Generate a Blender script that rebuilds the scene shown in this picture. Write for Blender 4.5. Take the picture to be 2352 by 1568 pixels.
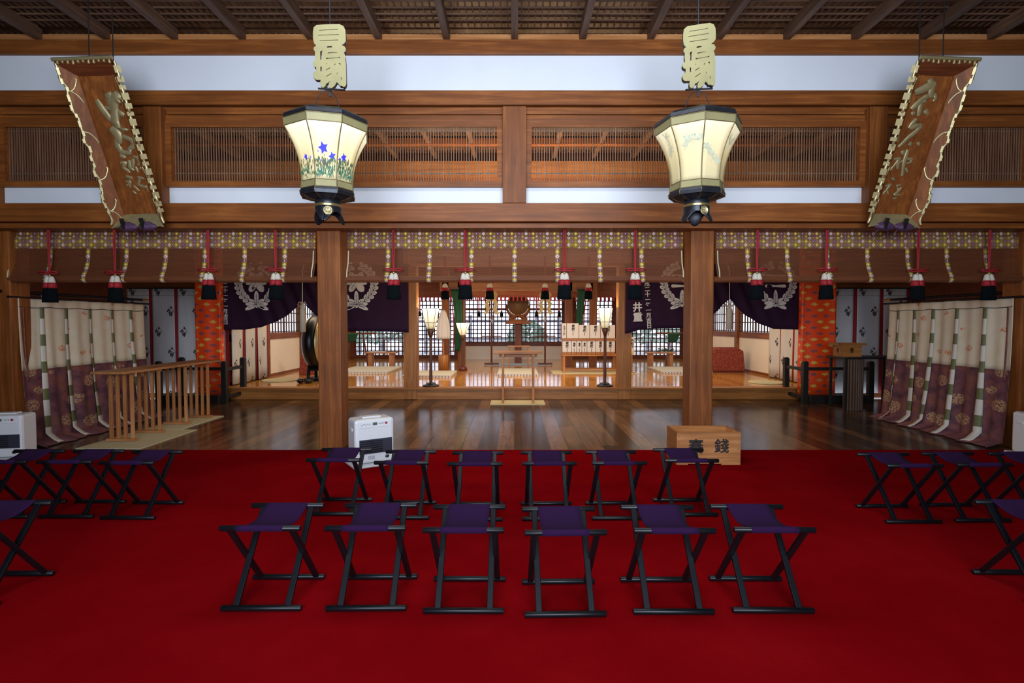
import bpy, math, random
from mathutils import Vector, Matrix
random.seed(4)
for o in list(bpy.data.objects): bpy.data.objects.remove(o)
S = bpy.context.scene
C = S.collection
PI = math.pi
# ------------------------------------------------------------------ camera, world, light, exposure
FPX, CX, CY, EYE = 1250.0, 1182.0, 784.0, 1.5
PITCH = math.atan(42/1250)
cd = bpy.data.cameras.new('camera'); cam = bpy.data.objects.new('camera', cd); C.objects.link(cam)
cd.sensor_width = 36; cd.lens = 36*FPX/2352; cd.shift_x = -6/2352; cd.clip_start = .05; cd.clip_end = 200
cam.location = (0, 0, EYE); cam.rotation_euler = (PI/2-PITCH, 0, 0)
S.camera = cam
S.view_settings.view_transform = 'Standard'; S.view_settings.look = 'None'
S.view_settings.exposure = 0.40; S.view_settings.gamma = 1.0; S.view_settings.use_curve_mapping = False
W = bpy.data.worlds.new('daylight'); S.world = W; W.use_nodes = True
wb = W.node_tree.nodes['Background']; wb.inputs[0].default_value = (.74, .82, 1.0, 1); wb.inputs[1].default_value = 1.6
S.cycles.max_bounces = 7; S.cycles.diffuse_bounces = 4; S.cycles.glossy_bounces = 3; S.cycles.transmission_bounces = 4
S.cycles.transparent_max_bounces = 8; S.cycles.sample_clamp_indirect = 4.0; S.cycles.caustics_reflective = False; S.cycles.caustics_refractive = False
S.cycles.use_denoising = True

def area(name, loc, size, target, power, col, sy=None, spread=None):
    l = bpy.data.lights.new(name, 'AREA'); l.energy = power; l.color = col; l.shape = 'RECTANGLE'
    l.size = size; l.size_y = sy or size
    if spread: l.spread = spread
    o = bpy.data.objects.new(name, l); C.objects.link(o); o.location = loc
    o.rotation_euler = (Vector(target)-Vector(loc)).to_track_quat('-Z', 'Y').to_euler()
    return o
DAY = (.74, .85, 1.0); WARM = (1.0, .78, .50)
area('front_fill_light', (0, -1.35, 2.3), 4.2, (0, 6, 4.6), 262, DAY, 1.9, math.radians(125))  # unseen fill added behind the camera, narrowed so the sides fall darker
area('ceiling_lamp_panel', (0, 3.5, 4.55), 3.6, (0, 3.9, 0), 62, (.86, .92, 1.0), 1.4)
for i, (x, y, z, sx, sy, p, ty) in enumerate([
    (0, 12.2, 2.85, 3.2, .5, 66, 12.6), (-3.9, 12.2, 2.85, 2.6, .5, 44, 12.6), (4.0, 12.2, 2.85, 2.6, .5, 44, 12.6),
    (0, 16.6, 3.0, 3.4, .6, 34, 16.6), (-4.2, 16.2, 2.9, 2.0, .5, 20, 16.0), (4.3, 16.2, 2.9, 2.0, .5, 20, 16.0)]):
    area('sanctuary_lamp', (x, y, z), sx, (x, ty, 0), p, (1.0, .80, .54), sy)
for x, p in ((-1.0, 75), (1.1, 75), (-4.0, 12), (4.1, 12)):
    area('added_uplight', (x, 9.4, 3.05), 1.5, (x, 9.5, 5), p, (1.0, .66, .36), .12)  # unseen uplights added for the warm glow on the upper woodwork
area('step_fill_light', (0, 7.6, 3.35), 4.0, (0, 8.9, 1.0), 55, WARM, .3)  # unseen warm fill added to brighten the planks, step and banners

# ------------------------------------------------------------------ picture measurements -> metres
_c, _s = math.cos(PITCH), math.sin(PITCH)
def Zp(py, Y):
    k = (CY-py)/FPX
    return EYE + Y*(k*_c-_s)/(_c+k*_s)
def Xp(px, Y, Z=1.5): return (px-CX)*(Y*_c-(Z-EYE)*_s)/FPX
def Yf(py, z=0.0):
    k = (CY-py)/FPX
    return (z-EYE)*(_c+k*_s)/(k*_c-_s)
def on_plane(px, py, p0, n):
    d = Vector(((px-CX)/FPX, _c+(CY-py)/FPX*_s, -_s+(CY-py)/FPX*_c))
    t = (Vector(p0)-Vector((0,0,EYE))).dot(n)/d.dot(n)
    return Vector((0,0,EYE))+d*t
# ------------------------------------------------------------------ node maths
class N:
    def __init__(s, t, sock): s.t = t; s.s = sock
    def _m(s, op, *a):
        n = s.t.nodes.new('ShaderNodeMath'); n.operation = op
        for i, v in enumerate((s,)+a):
            if isinstance(v, N): s.t.links.new(v.s, n.inputs[i])
            else: n.inputs[i].default_value = v
        return N(s.t, n.outputs[0])
    def __add__(s, o): return s._m('ADD', o)
    def __sub__(s, o): return s._m('SUBTRACT', o)
    def __mul__(s, o): return s._m('MULTIPLY', o)
    def __truediv__(s, o): return s._m('DIVIDE', o)
    def __lt__(s, o): return s._m('LESS_THAN', o)
    def __gt__(s, o): return s._m('GREATER_THAN', o)
    def frac(s): return s._m('FRACT')
    def floor(s): return s._m('FLOOR')
    def abs(s): return s._m('ABSOLUTE')
    def mod(s, o): return s._m('FLOORED_MODULO', o)
    def sin(s): return s._m('SINE')
    def max(s, o): return s._m('MAXIMUM', o)
    def min(s, o): return s._m('MINIMUM', o)
    def clamp(s): return s._m('MAXIMUM', 0.0)._m('MINIMUM', 1.0)
class Mat:
    def __init__(s, name, rough=.6, metal=0, spec=.5, sheen=0):
        s.m = bpy.data.materials.new(name); s.m.use_nodes = True; s.t = s.m.node_tree
        s.b = s.t.nodes['Principled BSDF']; s.b.inputs['Roughness'].default_value = rough
        s.b.inputs['Metallic'].default_value = metal; s.b.inputs['Specular IOR Level'].default_value = spec
    def uv(s):
        n = s.t.nodes.new('ShaderNodeUVMap'); x = s.t.nodes.new('ShaderNodeSeparateXYZ'); s.t.links.new(n.outputs[0], x.inputs[0])
        return N(s.t, x.outputs[0]), N(s.t, x.outputs[1])
    def pos(s, obj=True):
        n = s.t.nodes.new('ShaderNodeTexCoord'); x = s.t.nodes.new('ShaderNodeSeparateXYZ')
        s.t.links.new(n.outputs['Object'], x.inputs[0]); s.vec = n.outputs['Object']
        return [N(s.t, x.outputs[i]) for i in range(3)]
    def comb(s, x, y, z=0.0):
        n = s.t.nodes.new('ShaderNodeCombineXYZ')
        for i, v in enumerate((x, y, z)):
            if isinstance(v, N): s.t.links.new(v.s, n.inputs[i])
            else: n.inputs[i].default_value = v
        return n.outputs[0]
    def noise(s, vec, scale=5, detail=3, rough=.5, dist=0):
        n = s.t.nodes.new('ShaderNodeTexNoise'); n.inputs['Scale'].default_value = scale; n.inputs['Detail'].default_value = detail
        n.inputs['Roughness'].default_value = rough; n.inputs['Distortion'].default_value = dist
        s.t.links.new(vec, n.inputs['Vector']); return N(s.t, n.outputs[0])
    def white(s, vec):
        n = s.t.nodes.new('ShaderNodeTexWhiteNoise'); s.t.links.new(vec, n.inputs['Vector']); return N(s.t, n.outputs['Value'])
    def voro(s, vec, scale, feat='F1'):
        n = s.t.nodes.new('ShaderNodeTexVoronoi'); n.feature = feat; n.inputs['Scale'].default_value = scale
        s.t.links.new(vec, n.inputs['Vector']); return N(s.t, n.outputs['Distance'])
    def mix(s, f, a, b):
        n = s.t.nodes.new('ShaderNodeMix'); n.data_type = 'RGBA'
        if isinstance(f, N): s.t.links.new(f.s, n.inputs[0])
        else: n.inputs[0].default_value = f
        for i, v in ((6, a), (7, b)):
            if isinstance(v, tuple): n.inputs[i].default_value = (*v, 1)
            else: s.t.links.new(v, n.inputs[i])
        return n.outputs[2]
    def ramp(s, f, stops):
        n = s.t.nodes.new('ShaderNodeValToRGB'); s.t.links.new(f.s, n.inputs[0]); r = n.color_ramp
        while len(r.elements) < len(stops): r.elements.new(.5)
        for e, (p, c) in zip(r.elements, stops): e.position = p; e.color = (*c, 1)
        return n.outputs[0]
    def col(s, c):
        if isinstance(c, tuple): s.b.inputs['Base Color'].default_value = (*c, 1)
        else: s.t.links.new(c, s.b.inputs['Base Color'])
        return s
    def inp(s, name, v):
        if isinstance(v, N): s.t.links.new(v.s, s.b.inputs[name])
        elif hasattr(v, 'is_linked'): s.t.links.new(v, s.b.inputs[name])
        else: s.b.inputs[name].default_value = v
        return s
    def bump(s, h, strength=.3, dist=.01):
        n = s.t.nodes.new('ShaderNodeBump'); n.inputs['Strength'].default_value = strength; n.inputs['Distance'].default_value = dist
        s.t.links.new(h.s, n.inputs['Height']); s.t.links.new(n.outputs[0], s.b.inputs['Normal']); return s
    def emit(s, c, k):
        if isinstance(c, tuple): s.b.inputs['Emission Color'].default_value = (*c, 1)
        else: s.t.links.new(c, s.b.inputs['Emission Color'])
        s.b.inputs['Emission Strength'].default_value = k; return s
def plain(name, c, rough=.6, metal=0, var=.12, scale=12, spec=.5):
    m = Mat(name, rough, metal, spec); m.pos(); n = m.noise(m.vec, scale, 3)
    d = tuple(x*(1-var*2) for x in c); l = tuple(min(1, x*(1+var)) for x in c)
    m.col(m.mix(n, d, l)); return m.m
def wood(name, c1, c2, axis='x', rough=.45, scale=1.0, blot=.35, spec=.4):
    m = Mat(name, rough, 0, spec); p = m.pos()
    k = [22*scale]*3; k['xyz'.index(axis)] = 1.1*scale
    v = m.comb(p[0]*k[0], p[1]*k[1], p[2]*k[2])
    g = m.noise(v, 1.0, 5, .6, .6)
    b = m.noise(m.vec, 1.6*scale, 3, .6)
    f = ((g-.5)*1.5+.5+(b-.5)*blot*2).clamp()
    m.col(m.ramp(f, [(0.1, tuple(x*.62 for x in c1)), (.5, c1), (.95, c2)]))
    m.bump(g, .08, .004); return m.m
M = {}
for ax in 'xyz':
    M['beam_'+ax] = wood('cedar_beam_'+ax, (.20, .058, .011), (.37, .122, .025), ax, .5, 1.0, .35, .3)
    M['pale_'+ax] = wood('hinoki_'+ax, (.42, .17, .055), (.62, .30, .12), ax, .45, 1.0, .3, .3)
    M['dark_'+ax] = wood('ceiling_wood_'+ax, (.10, .050, .028), (.19, .10, .055), ax, .55)
    M['red_'+ax] = wood('red_wood_'+ax, (.14, .035, .012), (.24, .070, .022), ax, .45, 1.0, .35, .3)
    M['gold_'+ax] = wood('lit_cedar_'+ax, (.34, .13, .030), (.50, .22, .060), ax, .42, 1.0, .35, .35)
M['plaster'] = plain('white_plaster', (.74, .76, .80), .85, 0, .03, 3)
M['cream'] = plain('cream_plaster', (.84, .77, .66), .8, 0, .04, 3)
M['black'] = plain('black_lacquer', (.004, .005, .007), .36, 0, .2, 30, .35)
M['blackwood'] = plain('black_stained_wood', (.010, .009, .008), .5, 0, .3, 20)
M['gilt'] = plain('gilt', (.62, .52, .26), .42, .75, .12, 14)
M['gilt_flat'] = plain('gilt_board', (.28, .245, .11), .5, .2, .12, 10)
M['gilt_carve'] = plain('aged_gilt', (.42, .33, .16), .45, .5, .2, 14)
M['brass'] = plain('brass', (.55, .43, .17), .32, .85, .15, 10)
M['rib'] = plain('darkened_brass', (.16, .12, .05), .45, .5, .2, 20)
M['slat'] = wood('bamboo_slat', (.17, .095, .055), (.30, .18, .105), 'z', .5)
M['steel'] = plain('steel', (.7, .7, .72), .2, 1, .05)
M['patina'] = plain('dark_bronze', (.022, .024, .032), .42, .5, .4, 40)
M['red_cloth'] = plain('red_silk', (.33, .008, .014), .7, 0, .15, 40)
M['blk_cloth'] = plain('blue_black_silk', (.003, .005, .006), .95, 0, .2, 60, .1)
M['wht_cloth'] = plain('white_silk', (.66, .60, .48), .8, 0, .08, 60)
M['seat'] = plain('purple_canvas', (.020, .004, .032), .95, 0, .1, 120, .15)
M['grn_cloth'] = plain('green_silk', (.002, .065, .022), .7, 0, .15, 20)
M['paper'] = plain('white_paper', (.62, .60, .60), .8, 0, .03, 8)
M['paper_gold'] = plain('gilt_paper', (.72, .55, .22), .5, .2, .1, 8)
M['ink'] = plain('ink', (.012, .010, .012), .7)
M['plastic'] = plain('white_plastic', (.72, .73, .74), .3, 0, .02)
M['grey'] = plain('dark_grey_plastic', (.035, .04, .055), .4)
M['straw'] = plain('straw', (.62, .55, .33), .85, 0, .2, 50)
M['crest'] = plain('undyed_crest', (.78, .73, .66), .8, 0, .05)
M['purple_silk'] = plain('purple_silk', (.085, .035, .085), .6, 0, .2, 30)
def m_carpet():
    m = Mat('red_carpet', 1.0, 0, 0.0); m.pos(); a = m.noise(m.vec, 1.3, 4, .6); b = m.noise(m.vec, 160, 2)
    f = ((a-.5)*1.3+.5+(b-.5)*.5).clamp()
    m.col(m.ramp(f, [(0, (.150, .0010, .0022)), (.5, (.205, .0020, .0040)), (1, (.265, .0045, .0065))])); m.bump(b, .5, .004)
    return m.m
def m_planks(name, w, cols, rough, spec=.5, worn=.0, coat=0):
    m = Mat(name, rough, 0, spec); x, y, z = m.pos()
    i = (x/w).floor(); e = (x/w).frac(); r = m.white(m.comb(i, 3.0)); seam = (e < .022).max(e > .978)
    seg = ((y+r*3.0)/2.9); es = seg.frac(); r2 = m.white(m.comb(i, seg.floor()))
    g = m.noise(m.comb(x*30.0, y*.55, i), 1, 5, .65, .15); b = m.noise(m.vec, 1.5, 4, .7); c = m.noise(m.comb(x*4.5, y*.9), 1, 5, .75)
    f = (g*.7+r2*.62+b*.2+c*worn*2.4-.22-worn*1.25).clamp()
    col = m.ramp(f, [(.15, cols[0]), (.5, cols[1]), (.85, cols[2])])
    s2 = seam.max(es < .004)
    m.col(m.mix(s2, col, tuple(v*.25 for v in cols[0])))
    rr = ((g-.5)*.12+rough+(b-.5)*.12); m.inp('Roughness', rr); m.bump((g*.15)-(s2*1.0), .2, .003)
    if coat: m.inp('Coat Weight', coat); m.inp('Coat Roughness', .05)
    return m.m
M['carpet'] = m_carpet()
M['planks'] = m_planks('worn_floor_planks', .215, [(.022, .014, .010), (.070, .036, .019), (.20, .10, .045)], .19, .14, .5)
M['polish'] = m_planks('polished_sanctuary_planks', .22, [(.42, .18, .036), (.54, .25, .050), (.64, .32, .075)], .10, .35, 0, .18)
def m_brocade(name, bg1, bg2, cell=.042, vert=False):
    m = Mat(name, .8, 0, .15); u, v = m.uv()
    i = (u/cell).floor(); fu = (u/cell).frac()-.5
    vp = .042 if vert else cell*2; vv = v/vp+(i.mod(2.0)*.5 if not vert else 0.0); fv = vv.frac()-.5; q = .85 if vert else 1.7
    d = fu.abs()+fv.abs()*q; k = (vv.floor() if vert else i).mod(3.0); dd = fu.abs()*1.2+(fv.abs()-.5).abs()*q
    base = m.mix(m.white(m.comb(i, vv.floor())), bg1, bg2)
    c = m.mix(k < .5, m.mix(k < 1.5, (.72, .62, .58), (.60, .46, .02)), (.09, .008, .12))
    out = m.mix(d < .47, base, c); out = m.mix(((d > .30)*(d < .36)), out, (.42, .22, .08)); out = m.mix(d < .14, out, m.mix(k < 1.5, (.30, .10, .22), (.72, .62, .62)))
    out = m.mix(dd < .20, out, (.55, .30, .06)); out = m.mix(dd < .08, out, (.60, .12, .04)); m.col(out); return m.m
M['brocade'] = m_brocade('gold_lozenge_brocade', (.26, .11, .10), (.27, .18, .02))
M['brocade_strip'] = m_brocade('lozenge_ribbon', (.26, .13, .08), (.24, .17, .04), .052, True)
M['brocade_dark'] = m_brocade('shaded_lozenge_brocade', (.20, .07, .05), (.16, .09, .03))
def m_misu():
    m = Mat('reed_blind', .6, 0, .25); u, v = m.uv()
    r = (v*210.0).frac(); line = r < .30; g = m.noise(m.comb(u*3.0, v*60.0), 1, 4)
    m.col(m.ramp(g, [(.3, (.12, .036, .015)), (.7, (.20, .066, .025))]))
    m.inp('Alpha', (line*-.50)+.80-(g-.5)*.3); return m.m
M['misu'] = m_misu()
def m_crestpanel():
    m = Mat('white_crested_linen', .85); u, v = m.uv()
    cw = .24; i = (u/cw).floor(); fu = (u/cw).frac()-.5; ch = .82; fv = (v/ch+i.mod(2.0)*.5).frac()-.5
    d = (fu*cw).abs()*1.7+(fv*ch).abs()
    dots = m.voro(m.comb(fu*cw, fv*ch), 32.0)
    mark = (d < .125)*(dots < .56)
    n = m.noise(m.comb(u*9.0, v*.6), 1, 2)
    m.col(m.mix(mark, m.mix(n, (.50, .50, .50), (.66, .65, .63)), (.03, .018, .02))); return m.m
M['crestlinen'] = m_crestpanel()
def m_kicho(low):
    m = Mat('kicho_silk_lower' if low else 'kicho_silk_upper', .6); u, v = m.uv()
    a = m.noise(m.comb(u, v), 6.0, 4, .7); p = m.voro(m.comb(u*1.0, v*1.5), 3.1); b = m.noise(m.comb(u, v), 38.0, 3, .7)
    mask = (p < (.36 if low else .19))*(b > .48); c = m.noise(m.comb(u, v), 2.2, 2)
    if low: m.col(m.mix(mask, m.ramp(a, [(.35, (.06, .018, .030)), (.5, (.14, .045, .060)), (.62, (.20, .06, .035)), (.72, (.16, .07, .11))]), m.mix(c, (.42, .33, .17), (.35, .13, .06))))
    else: m.col(m.mix(mask, m.ramp(a, [(.3, (.64, .54, .36)), (.7, (.68, .62, .50))]), m.mix(c, (.62, .30, .10), (.55, .15, .12))))
    return m.m
M['kicho_up'] = m_kicho(False); M['kicho_lo'] = m_kicho(True)
def m_ribbon():
    m = Mat('green_banded_ribbon', .6); u, v = m.uv(); g = (v/.34).frac() < .42; n = m.noise(m.comb(u, v), 60, 2)
    m.col(m.mix(g, (.62, .58, .50), m.mix(n, (.04, .06, .02), (.22, .22, .09)))); return m.m
M['ribbon'] = m_ribbon()
def m_orange():
    m = Mat('orange_cloud_brocade', .5); u, v = m.uv()
    cu = .115; cv = .22; i = (v/(cv/2)).floor(); fu = (u/cu*.5+i.mod(2.0)*.5).frac()-.5; fv = (v/(cv/2)).frac()-.5
    n = m.noise(m.comb(u, v*2.2), 26, 3, .6)
    d = fu.abs()*1.25+fv.abs()*1.3+(n-.5)*.75; mk = d < .40
    k = m.white(m.comb(i, (u/cu*.5+i.mod(2.0)*.5).floor()))
    fine = (v*300.0).frac() < .5
    c = m.mix(k < .45, m.mix(k < .75, (.62, .26, .10), (.75, .42, .08)), m.mix(fine, (.10, .02, .05), (.42, .12, .12)))
    m.col(m.mix(mk, m.mix(n, (.80, .035, .004), (.95, .10, .006)), c)); return m.m
M['orange'] = m_orange()
def m_drape():
    m = Mat('deep_purple_drape', .8, 0, .25); u, v = m.uv(); n = m.noise(m.comb(u*6, v*1.0), 1, 3)
    m.col(m.mix(n, (.018, .004, .018), (.034, .008, .034))); return m.m
M['drape'] = m_drape()
def m_matedge():
    m = Mat('tatami_edge', .7); u, v = m.uv(); cu = .075; i = (v/.045).floor(); fu = (u/cu+i.mod(2.0)*.5).frac()-.5; fv = (v/.045).frac()-.5
    m.col(m.mix((fu.abs()+fv.abs()) < .28, (.62, .62, .60), (.02, .02, .05))); return m.m
M['matedge'] = m_matedge()
M['tatami'] = plain('tatami_top', (.60, .57, .46), .7, 0, .1, 60)
def m_basket():
    m = Mat('red_woven_cover', .7); p = m.pos(); v = m.voro(m.vec, 30)
    m.col(m.mix(v < .28, (.20, .022, .010), (.42, .13, .06))); return m.m
M['basket'] = m_basket()
def m_shade(name, k, cols=((.55, .42, .13), (.80, .62, .27), (1.0, .90, .66))):
    m = Mat(name, .7); u, v = m.uv(); g = v.clamp()
    m.col((.50, .42, .24)); m.emit(m.ramp(g, [(0, cols[0]), (.45, cols[1]), (1, cols[2])]), k)
    n = m.t.nodes.new('ShaderNodeMath'); n.operation = 'MULTIPLY_ADD'
    m.t.links.new(g.s, n.inputs[0]); n.inputs[1].default_value = k*1.5; n.inputs[2].default_value = k*.55
    m.t.links.new(n.outputs[0], m.b.inputs['Emission Strength']); return m.m
# ------------------------------------------------------------------ mesh building
class MB:
    def __init__(s): s.v = []; s.f = []; s.uv = []; s.sm = []
    def add(s, vs, fs, mat=None, uvs=None, smooth=False):
        b = len(s.v); s.v += [tuple(mat @ Vector(v)) if mat else tuple(v) for v in vs]
        for k, f in enumerate(fs):
            s.f.append([b+i for i in f]); s.uv.append(uvs[k] if uvs else None); s.sm.append(smooth)
        return s
    def box(s, c, d, rot=None, taper=None):
        x, y, z = [a/2 for a in d]; tx = taper or 1
        vs = [(-x,-y,-z),(x,-y,-z),(x,y,-z),(-x,y,-z),(-x*tx,-y*tx,z),(x*tx,-y*tx,z),(x*tx,y*tx,z),(-x*tx,y*tx,z)]
        m = Matrix.Translation(c) @ (rot.to_4x4() if rot else Matrix())
        return s.add(vs, [(0,3,2,1),(4,5,6,7),(0,1,5,4),(1,2,6,5),(2,3,7,6),(3,0,4,7)], m)
    def b6(s, x0, x1, y0, y1, z0, z1): return s.box(((x0+x1)/2, (y0+y1)/2, (z0+z1)/2), (abs(x1-x0), abs(y1-y0), abs(z1-z0)))
    def bar(s, a, b, w, h, up=(0,0,1)):
        a = Vector(a); b = Vector(b); d = (b-a); L = d.length; d.normalize(); u = Vector(up)
        if abs(d.dot(u)) > .98: u = Vector((0,1,0))
        r = d.cross(u).normalized(); u = r.cross(d)
        m = Matrix((r, d, u)).transposed()
        return s.box((a+b)/2, (w, L, h), m)
    def tube(s, pts, r, n=10, cap=True, flat=None):
        pts = [Vector(p) for p in pts]; rs = r if isinstance(r, (list, tuple)) else [r]*len(pts)
        rings = []; ref = None
        for i, p in enumerate(pts):
            d = (pts[min(i+1, len(pts)-1)]-pts[max(i-1, 0)]).normalized()
            if ref is None: ref = Vector((0,0,1)) if abs(d.z) < .9 else Vector((1,0,0))
            u = (ref-d*ref.dot(d)).normalized(); w = d.cross(u); ref = u
            rings.append([p+(u*math.cos(2*PI*k/n)+w*math.sin(2*PI*k/n))*rs[i] for k in range(n)])
        vs = [v for g in rings for v in g]; fs = []
        for i in range(len(pts)-1):
            for k in range(n): fs.append((i*n+k, i*n+(k+1)%n, (i+1)*n+(k+1)%n, (i+1)*n+k))
        s.add(vs, fs, None, None, True)
        if cap: s.add(rings[0], [tuple(range(n))[::-1]]); s.add(rings[-1], [tuple(range(n))])
        return s
    def lathe(s, prof, c=(0,0,0), n=24, rot=None, ph=0, smooth=True, sx=1, sy=1):
        m = Matrix.Translation(c) @ (rot.to_4x4() if rot else Matrix())
        vs = [(r*math.cos(2*PI*(k+ph)/n)*sx, r*math.sin(2*PI*(k+ph)/n)*sy, z) for r, z in prof for k in range(n)]
        fs = []
        for i in range(len(prof)-1):
            for k in range(n): fs.append((i*n+k, i*n+(k+1)%n, (i+1)*n+(k+1)%n, (i+1)*n+k))
        if prof[0][0] > 1e-5: fs.append(tuple(range(n))[::-1])
        if prof[-1][0] > 1e-5: fs.append(tuple((len(prof)-1)*n+k for k in range(n)))
        return s.add(vs, fs, m, None, smooth)
    def sheet(s, fn, nu, nv, su=1.0, sv=1.0, smooth=True):
        vs = [fn(i/nu, j/nv) for j in range(nv+1) for i in range(nu+1)]; fs = []; uvs = []
        for j in range(nv):
            for i in range(nu):
                a = j*(nu+1)+i; fs.append((a, a+1, a+nu+2, a+nu+1))
                uvs.append([(i/nu*su, j/nv*sv), ((i+1)/nu*su, j/nv*sv), ((i+1)/nu*su, (j+1)/nv*sv), (i/nu*su, (j+1)/nv*sv)])
        return s.add(vs, fs, None, uvs, smooth)
    def prism(s, poly, fn, t0, t1):
        n = len(poly); vs = [fn(u, v, t0) for u, v in poly]+[fn(u, v, t1) for u, v in poly]
        fs = [tuple(range(n)), tuple(range(n, 2*n))[::-1]]+[(k, k+n, (k+1)%n+n, (k+1)%n) for k in range(n)]
        return s.add(vs, fs)
    def build(s, name, mat, parent=None, loc=None, bevel=0, solid=0, rotz=0):
        me = bpy.data.meshes.new(name); me.from_pydata(s.v, [], s.f); me.materials.append(mat)
        if any(u for u in s.uv):
            l = me.uv_layers.new(name='UVMap'); k = 0
            for u, f in zip(s.uv, s.f):
                for i in range(len(f)): l.data[k].uv = u[i] if u else (0, 0); k += 1
        for p, sm in zip(me.polygons, s.sm): p.use_smooth = sm
        me.validate(); me.update()
        o = bpy.data.objects.new(name, me); C.objects.link(o)
        if parent: o.parent = parent
        if loc: o.location = loc
        if rotz: o.rotation_euler.z = rotz
        if bevel:
            b = o.modifiers.new('b', 'BEVEL'); b.width = bevel; b.segments = 2; b.limit_method = 'ANGLE'
        if solid:
            b = o.modifiers.new('s', 'SOLIDIFY'); b.thickness = solid; b.offset = 0
        return o
def tag(o, label, cat, group=None, kind=None):
    o['label'] = label; o['category'] = cat
    if group: o['group'] = group
    if kind: o['kind'] = kind
    return o
def thing(name, label, cat, loc=(0,0,0), rotz=0, group=None, kind=None):
    o = bpy.data.objects.new(name, None); C.objects.link(o); o.location = loc; o.rotation_euler.z = rotz; o.empty_display_size = .1
    return tag(o, label, cat, group, kind)
def struct(name, mb, mat, bevel=0):
    o = mb.build(name, mat, None, None, bevel); o['kind'] = 'structure'; return o
def copy_tree(o, parent=None):
    c = o.copy(); C.objects.link(c); c.parent = parent
    for ch in list(o.children): copy_tree(ch, c)
    return c
def curve_mesh(name, splines, depth, mat, parent, mtx, bev=0):
    c = bpy.data.curves.new(name, 'CURVE'); c.dimensions = '2D'; c.fill_mode = 'BOTH'; c.extrude = depth/2; c.bevel_depth = bev
    for pts in splines:
        sp = c.splines.new('POLY'); sp.points.add(len(pts)-1); sp.use_cyclic_u = True
        for p, q in zip(sp.points, pts): p.co = (q[0], q[1], 0, 1)
    return _eval(name, c, mat, parent, mtx)
def _eval(name, c, mat, parent, mtx):
    t = bpy.data.objects.new('tmp', c); C.objects.link(t); bpy.context.view_layer.update()
    me = bpy.data.meshes.new_from_object(t.evaluated_get(bpy.context.evaluated_depsgraph_get()))
    bpy.data.objects.remove(t); bpy.data.curves.remove(c)
    me.name = name; me.transform(mtx); me.materials.clear(); me.materials.append(mat)
    o = bpy.data.objects.new(name, me); C.objects.link(o); o.parent = parent; return o
def text_mesh(name, lines, size, mat, parent, mtx, ext=.002, bold=0, gap=1.0):
    c = bpy.data.curves.new(name, 'FONT'); c.body = '\n'.join(lines); c.size = size; c.align_x = 'CENTER'; c.align_y = 'CENTER'
    c.extrude = ext; c.offset = bold; c.space_line = gap; c.resolution_u = 3
    return _eval(name, c, mat, parent, mtx)
def FR(x, y, z, face=0):   # local x -> right, local y -> up, facing the viewer, turned about z
    return Matrix.Translation((x, y, z)) @ Matrix.Rotation(face, 4, 'Z') @ Matrix.Rotation(PI/2, 4, 'X')
def shade_flat(o, ang=40):
    return o
# ================================================================== THE SETTING
YF = 6.25
CEIL = 4.80
mb = MB(); mb.b6(-8.6, 8.6, -3.2, 10.7, -.12, 0); struct('floor', mb, M['planks'])
mb = MB(); mb.b6(-8.6, 8.6, -3.2, 19.6, 5.02, 5.14); struct('ceiling', mb, M['dark_y'])
for n_, xx in (('wall_left', -8.0), ('wall_right', 8.0)):
    mb = MB(); mb.b6(xx-.06, xx+.06, -3.1, 10.9, 0, 5.02); struct(n_, mb, M['red_x'])
mb = MB()
for a, b in ((126, 208), (429, 467)): mb.b6(-7.94, 7.94, 6.33, 6.44, Zp(b, 6.36)-.03, Zp(a, 6.36)+.03)
struct('wall_front', mb, M['plaster'])
mb = MB(); mb.b6(-7.94, -3.0, -1.5, -1.38, 0, 5.02); mb.b6(3.0, 7.94, -1.5, -1.38, 0, 5.02); mb.b6(-3.0, 3.0, -1.5, -1.38, 3.4, 5.02); struct('wall_fill_surround', mb, M['red_z'])  # unseen wall added to frame the front fill and shade the sides
tn = [0]
def trim(x0, x1, y0, y1, z0, z1, mat='beam_x', bev=.006):
    tn[0] += 1; mb = MB(); mb.b6(x0, x1, y0, y1, z0, z1); return struct('trim_%d' % tn[0], mb, M[mat], bev)
def hbeam(pt, pb, yf, depth, mat='beam_x', x0=-7.94, x1=7.94):   # a horizontal beam whose front face shows between two heights
    return trim(x0, x1, yf, yf+depth, Zp(pb, yf), Zp(pt, yf), mat)
hbeam(90, 123, 6.28, .20); hbeam(207, 240, 6.27, .20)
hbeam(466, 508, 6.14, .30); hbeam(512, 524, 6.22, .26)
hbeam(246, 262, 6.31, .1, 'beam_x'); hbeam(264, 278, 6.29, .12, 'beam_x')
# grid ceiling
zc = Zp(90, 6.28)
trim(-7.94, 7.94, 6.30, 6.44, zc, zc+.07, 'pale_x')
mb = MB()
for i in range(52):
    y = 4.55+i*.122
    if not 6.25 < y < 6.45: mb.b6(-7.9, 7.9, y-.009, y+.009, zc+.125, zc+.140)
for i in range(-104, 105):
    x = i*.075; mb.b6(x-.008, x+.008, 4.5, 6.28, zc+.138, zc+.152); mb.b6(x-.008, x+.008, 6.44, 10.8, zc+.138, zc+.152)
struct('trim_90', mb, M['dark_x'])
for k in range(-10, 11):
    x = k*.772
    tn[0] += 1; mb = MB(); mb.b6(x-.038, x+.038, -1.3, 6.30, zc+.0, zc+.12); mb.b6(x-.038, x+.038, 6.42, 10.8, zc, zc+.12)
    struct('trim_%d' % tn[0], mb, M['dark_y'], .004)
trim(-7.9, 7.9, 5.28, 5.42, zc+.01, zc+.13, 'dark_x')
trim(-7.9, 7.9, 9.85, 9.97, zc-.02, zc+.10, 'beam_x')
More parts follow.
